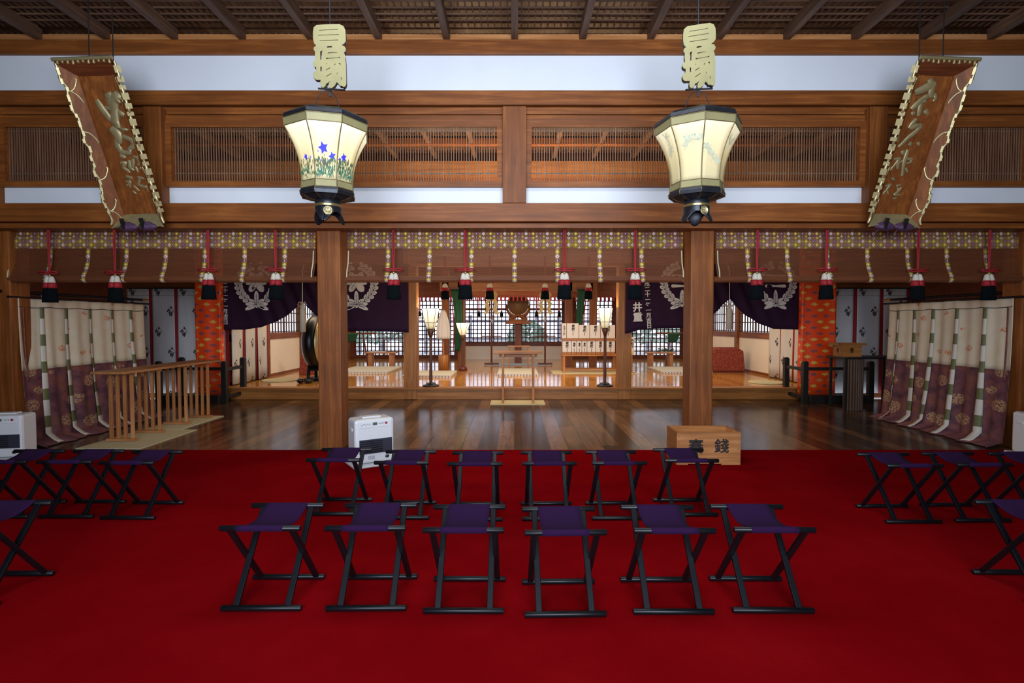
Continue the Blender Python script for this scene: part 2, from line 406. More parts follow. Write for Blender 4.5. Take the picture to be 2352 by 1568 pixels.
# short posts of the upper wall and the ranma windows
def vpost(x, w, z0, z1, y0=6.22, d=.2, mat='beam_z'): return trim(x-w/2, x+w/2, y0, y0+d, z0, z1, mat)
zr0, zr1 = Zp(430, 6.3), Zp(280, 6.3)
vpost(Xp(1181.5, 6.22), .265, Zp(466, 6.2), Zp(244, 6.2), 6.19, .25)
for px in (Xp(757, 6.25), Xp(1611, 6.25), -6.02, 6.04): vpost(px, .28, Zp(466, 6.2), Zp(244, 6.2), 6.2, .25)
for px in (-4.08, 4.10): vpost(px, .2, Zp(466, 6.2), Zp(244, 6.2), 6.2, .22, 'beam_z')
wn = [0]
def ranma(x0, x1, pitch=.029):
    wn[0] += 1; t = bpy.data.objects.new('window_%d' % wn[0], None); C.objects.link(t); t['kind'] = 'structure'; t.location = ((x0+x1)/2, 6.3, (zr0+zr1)/2)
    w, h = (x1-x0)/2, (zr1-zr0)/2; f = MB(); b = .065; y0, y1 = -.03, .08
    for sx in (-1, 1): f.add([(sx*w, y0, -h), (sx*(w-b), y0, -h+b), (sx*(w-b), y0, h-b), (sx*w, y0, h), (sx*w, y1, -h), (sx*(w-b), y1, -h+b), (sx*(w-b), y1, h-b), (sx*w, y1, h)],
        [(0,1,2,3), (7,6,5,4), (0,4,5,1), (1,5,6,2), (2,6,7,3), (3,7,4,0)])
    for sz in (-1, 1): f.add([(-w, y0, sz*h), (-w+b, y0, sz*(h-b)), (w-b, y0, sz*(h-b)), (w, y0, sz*h), (-w, y1, sz*h), (-w+b, y1, sz*(h-b)), (w-b, y1, sz*(h-b)), (w, y1, sz*h)],
        [(0,1,2,3), (7,6,5,4), (0,4,5,1), (1,5,6,2), (2,6,7,3), (3,7,4,0)])
    f.build('window_frame', M['beam_x'], t)
    g = MB(); n = int((2*w-2*b)/pitch)
    for i in range(1, n):
        x = -w+b+(2*w-2*b)*i/n; g.b6(x-.0048, x+.0048, .0, .012, -h+b, h-b)
    for z in (-h+b+.10, h-b-.03): g.b6(-w+b, w-b, .022, .034, z-.006, z+.006)
    g.build('slats', M['slat'], t)
xa, xb = Xp(785, 6.25), Xp(1583, 6.25)
ranma(xa, Xp(1155, 6.3)); ranma(Xp(1208, 6.3), xb)
ranma(-3.98, Xp(729, 6.25)); ranma(Xp(1638, 6.25), 4.0); ranma(-5.88, -4.18); ranma(4.2, 5.9)
ranma(-7.9, -6.16); ranma(6.18, 7.9)
# sanctuary shell
SL, SR, SB, FZ = -5.80, 6.06, 19.2, .234
mb = MB(); mb.b6(-5.92, 6.18, 10.72, SB+.1, .0, FZ); o = struct('floor_sanctuary', mb, M['polish'])
trim(-5.92, 6.18, 10.66, 10.72, 0, FZ-.035, 'gold_x'); trim(-5.92, 6.18, 10.60, 10.86, FZ-.035, FZ+.004, 'gold_x')
mb = MB(); mb.b6(-5.92, 6.18, 11.0, SB+.1, 3.3, 3.4); struct('ceiling_sanctuary', mb, M['gold_y'])
def xposts():
    for x in (Xp(945, 10.8), Xp(1432, 10.8)):
        p = MB(); p.b6(x-.13, x+.13, 10.64, 10.9, 0, 3.9); yield p
for i, p in enumerate(xposts()):
    tag(p.build('wooden_pillar', M['gold_z'], None, None, .012), ['golden cedar pillar at the sanctuary front, between purple drape and white streamer wand',
        'golden cedar pillar of the sanctuary front, next to the drape lettered in white'][i], 'pillar', 'sanctuary pillars')
mb = MB(); mb.b6(-8.05, Xp(930, 10.8), 10.93, 11.0, 2.2, 5.02); mb.b6(Xp(1447, 10.8), 8.05, 10.93, 11.0, 2.2, 5.02); mb.b6(Xp(930, 10.8), Xp(1447, 10.8), 10.93, 11.0, 2.75, 5.02)
mb.b6(-8.05, SL-.02, 10.93, 11.0, 0, 2.2); mb.b6(SR+.02, 8.05, 10.93, 11.0, 0, 2.2)
struct('wall_sanctuary_front', mb, M['beam_x'])
trim(Xp(958, 10.8), Xp(1419, 10.8), 10.70, 10.9, 2.62, 2.95, 'gold_x')
hbeam(369, 402, 10.7, .22, 'gold_x')
def side_wall(name, x, s):
    mb = MB(); xa, xb = sorted((x, x+s*.10))
    mb.b6(xa, xb, 10.93, SB, FZ, FZ+.06); mb.b6(xa, xb, 10.93, SB, 2.6, 3.3); mb.b6(xa, xb, 10.93, 12.6, FZ, 3.3)
    mb.b6(xa, xb, 10.93, SB, 1.12, 1.27)
    for y in (12.72, 14.8, 16.9, 19.0): xc, xd = sorted((x-s*.05, x+s*.12)); mb.b6(xc, xd, y-.08, y+.08, FZ, 3.3)
    struct(name, mb, M['beam_y'])
    mb = MB(); xa, xb = sorted((x+s*.02, x+s*.08))
    mb.b6(xa, xb, 12.8, 19.0, FZ+.06, 1.12); struct(name+'_wainscot', mb, M['cream'])
    for y0, y1 in ((12.8, 14.72), (14.88, 16.82), (16.98, 18.92)):
        wn[0] += 1; g = MB(); n = 12
        for i in range(n+1):
            y = y0+(y1-y0)*i/n; w = .03 if i in (0, 6, 12) else .011; g.b6(x+s*.02, x+s*.05, y-w, y+w, 1.27, 2.6)
        for z in (1.29, 1.52, 1.76, 2.0, 2.24, 2.56): g.b6(x+s*.02, x+s*.05, y0, y1, z-.012, z+.012)
        struct('window_%d' % wn[0], g, M['dark_y'])
side_wall('wall_sanctuary_left', SL, -1); side_wall('wall_sanctuary_right', SR, 1)
# back wall with lattice windows
wins = [(-5.62, -3.55, .36, 2.35), (-3.40, -2.12, .36, 2.42), (-1.74, 1.68, .84, 2.45), (2.16, 3.45, .36, 2.42), (3.60, 5.86, .36, 2.35)]
mb = MB(); xs = [SL-.1]+[v for w in wins for v in w[:2]]+[SR+.1]
for i in range(0, len(xs), 2): mb.b6(xs[i], xs[i+1], SB, SB+.12, FZ, 3.3)
for w in wins: mb.b6(w[0], w[1], SB, SB+.12, w[3], 3.3); mb.b6(w[0], w[1], SB, SB+.12, w[2]-.12, w[2])
mb.b6(-1.74, 1.68, SB-.02, SB+.12, .70, .84)
struct('wall_back', mb, M['red_x'])
mb = MB()
for w in wins: mb.b6(w[0], w[1], SB+.02, SB+.1, FZ, w[2]-(.14 if w[2] > .5 else .1))
struct('wall_back_wainscot', mb, M['cream'])
for w in wins:
    wn[0] += 1; g = MB(); nx = round((w[1]-w[0])/.142)
    for i in range(nx+1): x = w[0]+(w[1]-w[0])*i/nx; g.b6(x-.018, x+.018, SB+.03, SB+.06, w[2], w[3])
    nz = round((w[3]-w[2])/.15)
    for i in range(nz+1): z = w[2]+(w[3]-w[2])*i/nz; g.b6(w[0], w[1], SB+.03, SB+.06, z-.017, z+.017)
    if w[2] > .5: g.b6(w[0], w[1], SB+.0, SB+.07, 1.96, 2.03)
    struct('window_%d' % wn[0], g, M['red_z'])
mb = MB(); mb.b6(-12, 12, SB+.2, 32, -.1, 0); mb.b6(-14, SL-.15, 11.1, SB+.2, -.1, 0); mb.b6(SR+.15, 14, 11.1, SB+.2, -.1, 0); struct('floor_garden', mb, plain('pale_gravel', (.55, .54, .52), .9, 0, .2, 40))
# inner sanctuary posts and beam
for i, (px, Y) in enumerate(((1060, 15.4), (1306, 15.4), (1024, 15.4), (1362, 15.4))):
    x = Xp(px, Y); p = MB(); p.b6(x-.1, x+.1, Y-.1, Y+.1, FZ, 3.3)
    tag(p.build('sanctuary_post', M['beam_z'], None, None, .01), ['reddish inner post behind the small lamp and green drape',
        'reddish inner post between the mirror window and the second green drape', 'reddish inner post standing behind the white streamer wand',
        'reddish inner post behind the white wrapped boxes and tall lamp'][i], 'post', 'inner sanctuary posts')
trim(-2.1, 2.2, 15.3, 15.5, Zp(668, 15.3), Zp(650, 15.3)+.2, 'gold_x')
trim(-5.6, 5.8, 17.0, 17.12, Zp(683, 17.0), 3.3, 'red_x')
fr = MB()
for i in range(64):
    x = -4.2+i*.13; fr.tube([(x, 16.97, Zp(680, 17)), (x, 16.97, Zp(691, 17))], [.018, .028], 6)
o = fr.build('red_fringe', M['red_cloth']); tag(o, 'red fringe hanging along the beam over the rear lattice windows', 'fringe', kind='stuff')
# ================================================================== CARPET, PILLARS
mb = MB(); mb.b6(-7.9, 7.9, -1.36, 6.36, 0, .012)
tag(mb.build('red_carpet', M['carpet'], None, None, .004), 'bright red carpet covering the near floor under all the stools', 'carpet')
for x, yb, lab in ((Xp(757, 6.42), 6.40, 'square cedar pillar behind the flowered lantern, with the white heater at its foot'),
        (Xp(1611, 6.42), 6.40, 'square cedar pillar behind the pine painted lantern, with the coin box at its foot'),
        (-6.06, 6.40, 'square cedar pillar at the end of the bay with the slatted tables'),
        (6.10, 6.40, 'square cedar pillar ending the bay with the black side table')):
    t = thing('wooden_pillar', lab, 'pillar', (x, yb+.14, 0), 0, 'front pillars')
    p = MB(); p.box((0, 0, 1.39), (.275, .275, 2.78)); p.build('shaft', M['beam_z'], t, None, .014)
# ================================================================== STOOLS
def make_stool():
    t = thing('folding_stool', 'x', 'stool', (0, 0, 0), 0, 'x')
    hf, hz, d = .207, .432, .175     # half length, height, half depth
    for y in (-d, d):
        MB().tube([(-hf, y, .014), (-hf+.003, y, .014), (hf-.003, y, .014), (hf, y, .014)], [.013, .0155, .0155, .013], 12).build('foot_bar', M['black'], t)
        MB().tube([(-hf, y, hz), (-hf+.003, y, hz), (hf-.003, y, hz), (hf, y, hz)], [.013, .0155, .0155, .013], 12).build('top_bar', M['black'], t)
    for sx in (-1, 1):
        MB().bar((sx*.160, -d, hz), (sx*.160, d, .014), .019, .032, (1,0,0)).build('leg', M['black'], t, None, .003)
        MB().bar((sx*.136, d, hz), (sx*.134, -d, .014), .019, .032, (1,0,0)).build('leg', M['black'], t, None, .003)
        b = MB(); r = Matrix.Rotation(PI/2, 3, 'Y')
        b.lathe([(.006, -.026), (.0075, -.024), (.0075, .024), (.006, .026)], (sx*.148, 0, (hz+.014)/2), 12, r); b.build('pivot_bolt', M['steel'], t)
    prof = []
    for k in range(7): a = -PI/2+PI*k/6*1.1; prof.append((-d-.0165*math.cos(a-.2), hz+.0165*math.sin(a)))
    pts = [(-d+.006, hz-.0168), (-d-.012, hz-.012), (-d-.0168, hz), (-d-.012, hz+.012), (-d, hz+.0168)]
    for k in range(1, 12):
        q = k/12; pts.append((-d+2*d*q, hz+.0165-.045*math.sin(PI*q)))
    pts += [(d, hz+.0168), (d+.012, hz+.012), (d+.0168, hz), (d+.012, hz-.012), (d-.006, hz-.0168)]
    n = len(pts)-1
    def fn(u, v):
        f = v*n; i = min(int(f), n-1); q = f-i; a, b = pts[i], pts[i+1]
        w = .122-.006*math.sin(PI*v)
        return ((u-.5)*2*w, a[0]+(b[0]-a[0])*q, a[1]+(b[1]-a[1])*q)
    MB().sheet(fn, 6, n*2, .25, .4).build('seat', M['seat'], t, None, 0, .0022)
    return t
st0 = make_stool(); first = True
rows = []
def seat_at(px, py, z):
    Y = Yf(py, z); return ((px-CX)/FPX*(Y*_c-(z-EYE)*_s), Y)
near = [(*seat_at(px, py, .026), a) for px, py, a in ((600, 1397, .4), (840, 1397, .8), (1065.5, 1403, -.3), (1297, 1411, 1.4), (1548, 1405, -.4), (1777, 1402, -.8))]
near_lab = ['purple folding stool ending the front middle row below the flowered lantern',
 'purple folding stool in front middle row, one in from flowered lantern end',
 'purple folding stool in front middle row, heater side of the centre gap',
 'purple folding stool in front middle row, coin box side of the centre gap',
 'purple folding stool in front middle row, one in from coin box end',
 'purple folding stool ending the front middle row on the coin box side']
far = [(*seat_at(px, py, .444), a) for px, py, a in ((765, 1057, 0), (923, 1063, -1.0), (1091, 1066, 0), (1261.5, 1065, .6), (1422, 1064, .8), (1589, 1058, -.4))]
sA, sB, sD, sE = seat_at(294, 1188.7, .026), seat_at(151, 1186, .026), seat_at(2098.5, 1198, .026), seat_at(2258, 1195, .026)
sC, sF = (2*sB[0]-sA[0], sB[1]), (2*sE[0]-sD[0], sE[1])
nL, nR = seat_at(125, 1317, .026), seat_at(2233, 1314, .026)
nL, nR = (nL[0]-.21, nL[1]-.35), (nR[0]+.21, nR[1]-.35)
far_lab = ['purple folding stool in second middle row, in front of pillar and white heater',
 'purple folding stool in second middle row, overlapping the corner of the heater',
 'purple folding stool in second middle row, heater side of the centre gap',
 'purple folding stool in second middle row, coin box side of the centre gap',
 'purple folding stool in second middle row, one in from the coin box',
 'purple folding stool in second middle row, directly in front of the coin box']
L = [(x, y, a, l, 'stools in the front middle row') for (x, y, a), l in zip(near, near_lab)]
L += [(x, y, a, l, 'stools in the second middle row') for (x, y, a), l in zip(far, far_lab)]
L += [(*sA, -.5, 'purple folding stool ending the aisle side of the row near the slatted tables', 'stools in the slatted table side block'),
      (*sB, .5, 'purple folding stool second from the aisle in the row near the slatted tables', 'stools in the slatted table side block'),
      (*sC, 0, 'purple folding stool third from the aisle, in front of the cut off heater', 'stools in the slatted table side block'),
      (*nL, 1, 'near purple folding stool cut by the frame, on the slatted table side', 'stools in the slatted table side block'),
      (*sD, 0, 'purple folding stool ending the aisle side of the row beyond the coin box', 'stools in the offering stand side block'),
      (*sE, 0, 'purple folding stool second from the aisle in the row beyond the coin box', 'stools in the offering stand side block'),
      (*sF, 0, 'purple folding stool third from the aisle beyond the coin box', 'stools in the offering stand side block'),
      (*nR, -1, 'near purple folding stool cut by the frame, on the offering stand side', 'stools in the offering stand side block')]
for i, (x, y, a, l, g) in enumerate(L):
    o = st0 if i == 0 else copy_tree(st0)
    o.location = (x, y+.175, .0138); o.rotation_euler.z = math.radians(a); o['label'] = l; o['group'] = g
# ================================================================== HEATERS
def make_heater():
    t = thing('fan_heater', 'x', 'heater', (0,0,0), 0, 'white fan heaters')
    w, d, h = .42, .26, .46
    def shell(u, v, q): return (u, q, v)
    b = MB(); b.box((0, 0, .03+h/2), (w, d, h)); b.build('body', M['plastic'], t, None, .03)
    b = MB(); b.box((0, .0, .013), (w+.06, d+.13, .026)); b.build('base', M['plastic'], t, None, .01)
    b = MB(); b.box((0.01, -d/2-.001, .205), (w-.07, .008, .15)); g = b.build('grille', M['grey'], t, None, .003)
    s = MB()
    for k in range(6): s.box((-.04, -d/2-.008, .15+k*.022), (w-.18, .008, .006))
    s.build('louvres', M['black'], g)
    b = MB(); b.box((0, -d/2+.001, .435), (w-.1, .006, .062), Matrix.Rotation(-.12, 3, 'X')); b.build('control_panel', M['plastic'], t, None, .002)
    b = MB(); b.box((0, -d/2-.004, .44), (.045, .004, .028)); b.build('display', plain('lcd', (.12, .13, .10), .3), t)
    b = MB(); b.lathe([(.013, -.003), (.013, .003)], (.12, -d/2-.004, .44), 16, Matrix.Rotation(PI/2, 3, 'X')); b.build('power_button', plain('red_button', (.45, .03, .06), .4), t)
    b = MB(); b.box((-.01, -d/2-.0025, .44), (.30, .001, .0012))
    for k in range(5): b.box((-.14+k*.022, -d/2-.004, .43+.012*(k % 2)), (.008, .003, .005)); 
    for k in range(3): b.box((.05+k*.018, -d/2-.004, .44), (.006, .003, .009))
    b.build('buttons', M['grey'], t)
    b = MB(); b.lathe([(.017, -.002), (.017, .002)], (.13, -d/2-.002, .085), 16, Matrix.Rotation(PI/2, 3, 'X'), sx=1.3); b.build('badge', M['grey'], t)
    b = MB()
    for k in range(4): b.box((-.04, -d/2-.002, .075+k*.01), (.07, .002, .005))
    b.build('rating_label', plain('label_grey', (.4, .42, .5), .6), t)
    b = MB(); b.box((-w/2-.001, 0, .38), (.012, .09, .03)); b.build('handle', M['plastic'], t, None, .004)
    b = MB(); b.box((0, .02, .03+h+.006), (.2, .1, .016)); b.build('tank_lid', M['plastic'], t, None, .006)
    return t
h0 = make_heater()
for i, (x, y, a, l) in enumerate([(-1.53, 5.76, 33, 'white fan heater on the carpet in front of the cedar pillar'),
    (-5.60, 5.98, 12, 'white fan heater cut by the frame, in front of the cream and purple curtain'),
    (5.86, 6.02, -8, 'white fan heater barely in frame at the foot of the end pillar')]):
    o = h0 if i == 0 else copy_tree(h0); o.location = (x, y, .012); o.rotation_euler.z = math.radians(a); o['label'] = l
# ================================================================== COIN BOX
t = thing('offering_box', 'plain wooden coin offering box with two black characters beside a pillar', 'offering box', (2.037, 5.86, .012), 0)
W2, D2, H2 = .335, .19, .345; tk = .02
b = MB(); b.b6(-W2, W2, -D2, -D2+tk, .012, H2); b.b6(-W2, -W2+.12, -D2+.002, -D2+tk, 0, .012); b.b6(W2-.2, W2, -D2+.002, -D2+tk, 0, .012); b.build('front_board', M['pale_x'], t, None, .002)
b = MB(); b.b6(-W2, W2, D2-tk, D2, 0, H2); b.build('back_board', M['pale_x'], t, None, .002)
for s in (-1, 1): MB().b6(s*W2, s*(W2-tk), -D2+tk, D2-tk, 0, H2).build('side_board', M['gold_y'], t, None, .002)
b = MB()
b.add([(-W2+tk, -D2+tk, H2-.005), (W2-tk, -D2+tk, H2-.005), (.28, .0, H2-.09), (-.28, .0, H2-.09)], [(0,1,2,3)])
b.add([(-W2+tk, D2-tk, H2-.005), (W2-tk, D2-tk, H2-.005), (.28, .04, H2-.09), (-.28, .04, H2-.09)], [(3,2,1,0)])
for s in (-1, 1): b.add([(s*(W2-tk), -D2+tk, H2-.005), (s*(W2-tk), D2-tk, H2-.005), (s*.28, .04, H2-.09), (s*.28, 0, H2-.09)], [(0,1,2,3)])
b.build('funnel', M['pale_x'], t, None, 0, .008)
b = MB()
for s in (-1, 1):
    for k in range(5): b.lathe([(.007, 0), (.005, .004), (.001, .006)], (s*(W2-.022), -D2, .04+k*.066), 10, Matrix.Rotation(PI/2, 3, 'X'))
b.build('studs', M['brass'], t)
text_mesh('lettering', ['賽'], .16, M['ink'], t, FR(-.135, -D2-.002, .185), .002, .0025)
text_mesh('lettering', ['錢'], .155, M['ink'], t, FR(.135, -D2-.002, .19), .002, .0025)
# ================================================================== REED BLINDS with brocade, tassels
def blind(x0, x1, strips, lab):
    t = thing('reed_blind', lab, 'blind', ((x0+x1)/2, 6.50, Zp(528, 6.5)), 0, 'rolled reed blinds')
    w = (x1-x0)/2; H = Zp(528, 6.5)-Zp(650, 6.5)
    P = [(0, 0), (-.004, -.12), (-.008, -.25), (-.015, -.35), (-.035, -.44), (-.07, -.51), (-.095, -.56), (-.10, -H+.03), (-.075, -H), (-.02, -H+.005), (.02, -H+.04), (.03, -H+.08)]
    def at(v):
        f = v*(len(P)-1); i = min(int(f), len(P)-2); q = f-i; return P[i][0]*(1-q)+P[i+1][0]*q, P[i][1]*(1-q)+P[i+1][1]*q
    def sh(xa, xb, v0, v1, off):
        def fn(u, v):
            a, z = at(v0+(v1-v0)*v); return (xa+(xb-xa)*u, a-off, z)
        return fn
    MB().sheet(sh(-w, w, 0, 1, 0), 12, 36, 2*w, .95).build('reeds', M['misu'], t)
    zt = Zp(545, 6.5)-Zp(528, 6.5); zb = Zp(571, 6.5)-Zp(528, 6.5)
    MB().sheet(lambda u, v: (-w+2*w*u, -.022-.004*math.sin(u*60), zb+(zt-zb)*v), 60, 2, 2*w, zt-zb).build('brocade_valance', M['brocade'], t, None, 0, .004)
    MB().sheet(lambda u, v: (-w+2*w*u, -.014, zt*(1-v)+.0*v), 30, 2, 2*w, -zt).build('brocade_border', M['brocade_dark'], t, None, 0, .004)
    for px in strips:
        x = Xp(px, 6.47)-(x0+x1)/2
        MB().sheet(sh(x-.029, x+.029, .12, .80, .006), 1, 24, .052, .60).build('brocade_strip', M['brocade_strip'], t, None, 0, .003)
    MB().tube([(-w, .03, -H+.05), (w, .03, -H+.05)], .035, 12).build('roll', M['beam_x'], t)
    for s in (-1, 1):
        MB().tube([(s*(w-.02), -.03, -.25), (s*(w-.02), -.05, -.4), (s*(w-.02), -.10, -.50), (s*(w-.02), -.11, -H+.06)], .008, 6).build('side_cord', M['straw'], t)
blind(Xp(36, 6.5), Xp(728, 6.5), (118, 204, 292, 382, 472, 563, 655), 'rolled reed blind with gold brocade band, over the slatted tables bay')
blind(Xp(800, 6.5), Xp(1566, 6.5), (892, 987, 1083, 1182, 1280, 1377, 1473), 'rolled reed blind with gold brocade band between the two lantern pillars')
blind(Xp(1640, 6.5), Xp(2338, 6.5), (1716, 1807, 1899, 1991, 2083, 2173, 2262), 'rolled reed blind with gold brocade band over the offering stand bay')
def make_tassel():
    t = thing('blind_tassel', 'x', 'tassel', (0,0,0))
    b = MB(); b.tube([(-.008, 0, 0), (-.009, 0, -.25), (-.004, 0, -.50)], .008, 8); b.tube([(.010, 0, 0), (.009, 0, -.25), (.004, 0, -.50)], .008, 8); b.build('cord', M['red_cloth'], t)
    b = MB()
    for s in (-1, 1): b.tube([(0, -.02, -.505), (s*.04, -.03, -.488), (s*.10, -.025, -.492), (s*.115, -.02, -.505), (s*.07, -.02, -.518), (0, -.022, -.51)], .008, 8)
    b.lathe([(.0, .018), (.014, .01), (.014, -.01), (0, -.018)], (0, -.01, -.51), 10); b.build('bow', M['red_cloth'], t)
    b = MB(); b.lathe([(.010, -.522), (.013, -.53), (.016, -.545)], n=12); b.build('collar', M['brass'], t)
    b = MB()
    for s in (-1, 1): b.lathe([(.006, -.540), (.022, -.552), (.030, -.580), (.040, -.622)], (s*.022, 0, 0), 16, sy=1.1)
    b.build('white_crown', M['wht_cloth'], t)
    b = MB()
    for s in (-1, 1): b.lathe([(.040, -.618), (.043, -.650), (.044, -.684)], (s*.026, 0, 0), 16, sy=1.15)
    b.build('red_band', M['red_cloth'], t)
    b = MB(); vs = 26
    def sk(u, v):
        a = u*2*PI; r = (.068+.014*v+.003*math.sin(a*14))
        return (r*math.cos(a), r*.72*math.sin(a), -.680-.165*v)
    b.sheet(sk, 70, 3); b.add([(0, 0, -.684)]+[sk(k/24, 0) for k in range(24)], [(0, k+1, (k+1) % 24+1) for k in range(24)]); b.build('skirt', M['blk_cloth'], t, None, 0, .002)
    return t
ta0 = make_tassel()
tl = [(118, 'over the end of the cream and purple curtain by the end pillar', -.035), (268, 'over the middle of the cream and purple curtain', -.03), (482, 'in front of the orange banner by the slatted tables', 0), (636, 'in front of the purple drape, just beside the flowered lantern pillar', 0),
      (906, 'over the purple drape next to the flowered lantern pillar', 0), (1070, 'of the middle blind, over the small lit lamp', 0), (1297, 'of the middle blind, above the white wrapped boxes', 0), (1459, 'of the middle blind, over the drape with the white lettering', 0),
      (1738, 'beside the pine lantern pillar, next to the white wreath crest', 0), (1897, 'before the orange banner by the black fence', 0), (2106, 'above the offering stand side curtain, nearer its inner end', -.01), (2269, 'above the offering stand side curtain, nearer the end pillar', -.01)]
for i, (px, l, dz) in enumerate(tl):
    o = ta0 if i == 0 else copy_tree(ta0); o.location = (Xp(px-1, 6.33), 6.33, Zp(519, 6.33)+dz); o['label'] = 'front blind tassel '+l; o['group'] = 'tassels on the front blinds'
for i, (px, l) in enumerate([(1022, 'beside the green drape and small lamp'), (1125, 'with the gilt paper streamer on the mirror side'), (1252, 'overlapping the paired gilt paper streamers'), (1352, 'beside the second green drape above the wrapped boxes')]):
    o = copy_tree(ta0); o.location = (Xp(px, 10.66), 10.688, Zp(687, 10.66)+.845); o['label'] = 'small far tassel '+l; o['group'] = 'tassels on the sanctuary beam'
for i, (px, l) in enumerate([(964, 'beside the tall lamp near the flowered lantern pillar'), (1100, 'just outside the gilt streamer'), (1152, 'next to the mirror stand, streamer side'), (1232, 'next to the mirror stand, paired streamer side'), (1285, 'just above the wrapped boxes corner')]):
    b = MB(); b.tube([(0,0,.42),(0,0,0)], .018, 6); o = b.build('window_tassel', M['red_cloth'])
    b = MB(); b.lathe([(.02, 0), (.045, -.06), (.052, -.17)], n=10); b.build('skirt', M['blk_cloth'], o)
    o.location = (Xp(px, 16.95), 16.985, Zp(714, 16.95)); tag(o, 'tiny dark tassel against the rear lattice '+l, 'tassel', 'tassels before the rear windows')
# ================================================================== LANTERNS AND THEIR GILT NAME BOARDS
M['shade_flower'] = m_shade('lit_painted_silk', .36); M['shade_pine'] = m_shade('lit_pale_silk', .24)
LD = 4.6; LR = .346
def zl(py, r=0): return Zp(py, LD-r*.92)
def lantern(px, ph, flowers, lab):
    x = Xp(px, LD, 2.9); t = thing('hanging_lantern', lab, 'lantern', (x, LD, 0), 0, 'octagonal hanging lanterns')
    z0 = zl(257, LR); z1 = zl(276, LR*.99); z2 = zl(411, .205); z3 = zl(427, .21)
    V = lambda r, z, k: (r*math.sin(ph+k*PI/4), -r*math.cos(ph+k*PI/4), z)
    def ring(prof, name, mat, par=t, smooth=False, n=8, bevel=0):
        b = MB(); n_ = len(prof)
        for k in range(8):
            vs = [V(r, z, k) for r, z in prof]+[V(r, z, k+1) for r, z in prof]
            b.add(vs, [(i, i+n_, i+1+n_, i+1) for i in range(n_-1)])
        return b.build(name, mat, par, None, bevel, .004)
    lid = ring([(.03, z0+.105), (.16, z0+.10), (.29, z0+.07), (.345, z0+.035), (.352, z0+.008), (.335, z0-.004)], 'lid', M['patina'])
    ring([(LR+.002, z0), (LR*.985, z1)], 'upper_band', M['gilt_flat'])
    ring([(.212, z2), (.216, z3)], 'lower_band', M['gilt_flat'])
    prof = []
    for i in range(13):
        q = i/12; r = LR*.985+(.212-LR*.985)*(1-(1-q)**2.1); prof.append((r, z1+(z2-z1)*q))
    sp = []
    for k in range(8):
        b = MB()
        def fn(u, v, k=k):
            f = (1-v)*12; i = min(int(f), 11); q = f-i; r = prof[i][0]*(1-q)+prof[i+1][0]*q; z = prof[i][1]*(1-q)+prof[i+1][1]*q
            a = Vector(V(r, z, k)); c = Vector(V(r, z, k+1)); return tuple(a+(c-a)*u)
        b.sheet(fn, 4, 12, 1, 1); p = b.build('shade_panel', M['shade_flower' if flowers else 'shade_pine'], t, None, 0, .002); sp.append((p, fn))
    b = MB()
    for k in range(8): b.tube([V(r+.003, z, k) for r, z in [(LR+.002, z0)]+prof+[(.217, z3)]], .0045, 6)
    for pr in ((LR+.004, z0), (LR*.985+.003, z1), (.213, z2), (.218, z3)):
        for k in range(8): b.tube([V(pr[0], pr[1], k), V(pr[0], pr[1], k+1)], .004, 6)
    zb = zl(462); ribs_ = b
    bowl = ring([(.216, z3), (.229, z3-.025), (.226, z3-.05), (.200, zb+.032), (.155, zb+.010), (.10, zb)], 'bowl', M['patina'])
    b = ribs_
    for k in range(8): b.tube([V(r+.002, z, k) for r, z in [(.216, z3), (.229, z3-.025), (.226, z3-.05), (.200, zb+.032), (.155, zb+.010), (.10, zb)]], .003, 6)
    b.build('ribs', M['rib'], t)
    b = MB(); b.lathe([(.10, zb+.01), (.105, zb-.02), (.10, zb-.045)], n=24); b.build('neck', M['patina'], t)
    b = MB(); b.lathe([(.106, zb-.03), (.114, zb-.037), (.106, zb-.044), (.110, zb-.05), (.104, zb-.056)], n=24); b.build('brass_ring', M['brass'], t)
    zf = zb-.05
    b = MB()
    def ft(u, v):
        a = 2*PI*u; s = .5+.5*math.cos(a*3+ph*3+PI*.1); low = .05+.085*s**1.5
        r = .10-.006*v+.035*(v**3)*s; return (r*math.sin(a), -r*math.cos(a), zf-low*v)
    b.sheet(ft, 72, 8); b.build('foot', M['patina'], t, None, 0, .012)
    a = .30 if flowers else .28; c = (0.109*math.sin(a), -.109*math.cos(a), zf-.045); rm = Matrix.Rotation(a, 3, 'Z') @ Matrix.Rotation(PI/2, 3, 'X')
    b = MB(); b.lathe([(.034, -.004), (.036, .004), (.030, .004), (.028, .001), (.0, .001)], c, 24, rm)
    for k in range(3):
        q = k*2*PI/3; m3 = Matrix.Translation(c) @ rm.to_4x4()
        b.lathe([(.009, .0), (.007, .005), (0, .006)], tuple((m3 @ Vector((.012*math.sin(q), .012*math.cos(q), 0)))), 10, rm)
    b.build('crest_disc', M['gilt'], t)
    # handle hoop, hook
    zt = z0+.10
    b = MB(); b.tube([(.105*math.cos(q), 0, zt+.20*math.sin(q)) for q in [PI*k/14 for k in range(15)]], .004, 6); b.build('hoop', M['patina'], t)
    b = MB(); b.tube([(0, 0, zt+.185), (.010, 0, zt+.20), (0, 0, zt+.22), (-.004, 0, zt+.23), (0, 0, max(zl(206)-.05, zt+.25))], [.003, .004, .007, .009, .009], 8); b.build('hook', M['patina'], t)
    # painted panels
    rnd = random.Random(3 if flowers else 8)
    def paint(name, mat, par, fn, shapes):
        b = MB()
        for poly in shapes:
            cs = []
            for u, v in poly:
                p = Vector(fn(u, v)); q = Vector((p.x, p.y, 0)).normalized()*.0035; cs.append(tuple(p+q))
            b.add(cs, [tuple(range(len(cs)))])
        return b.build(name, mat, par)
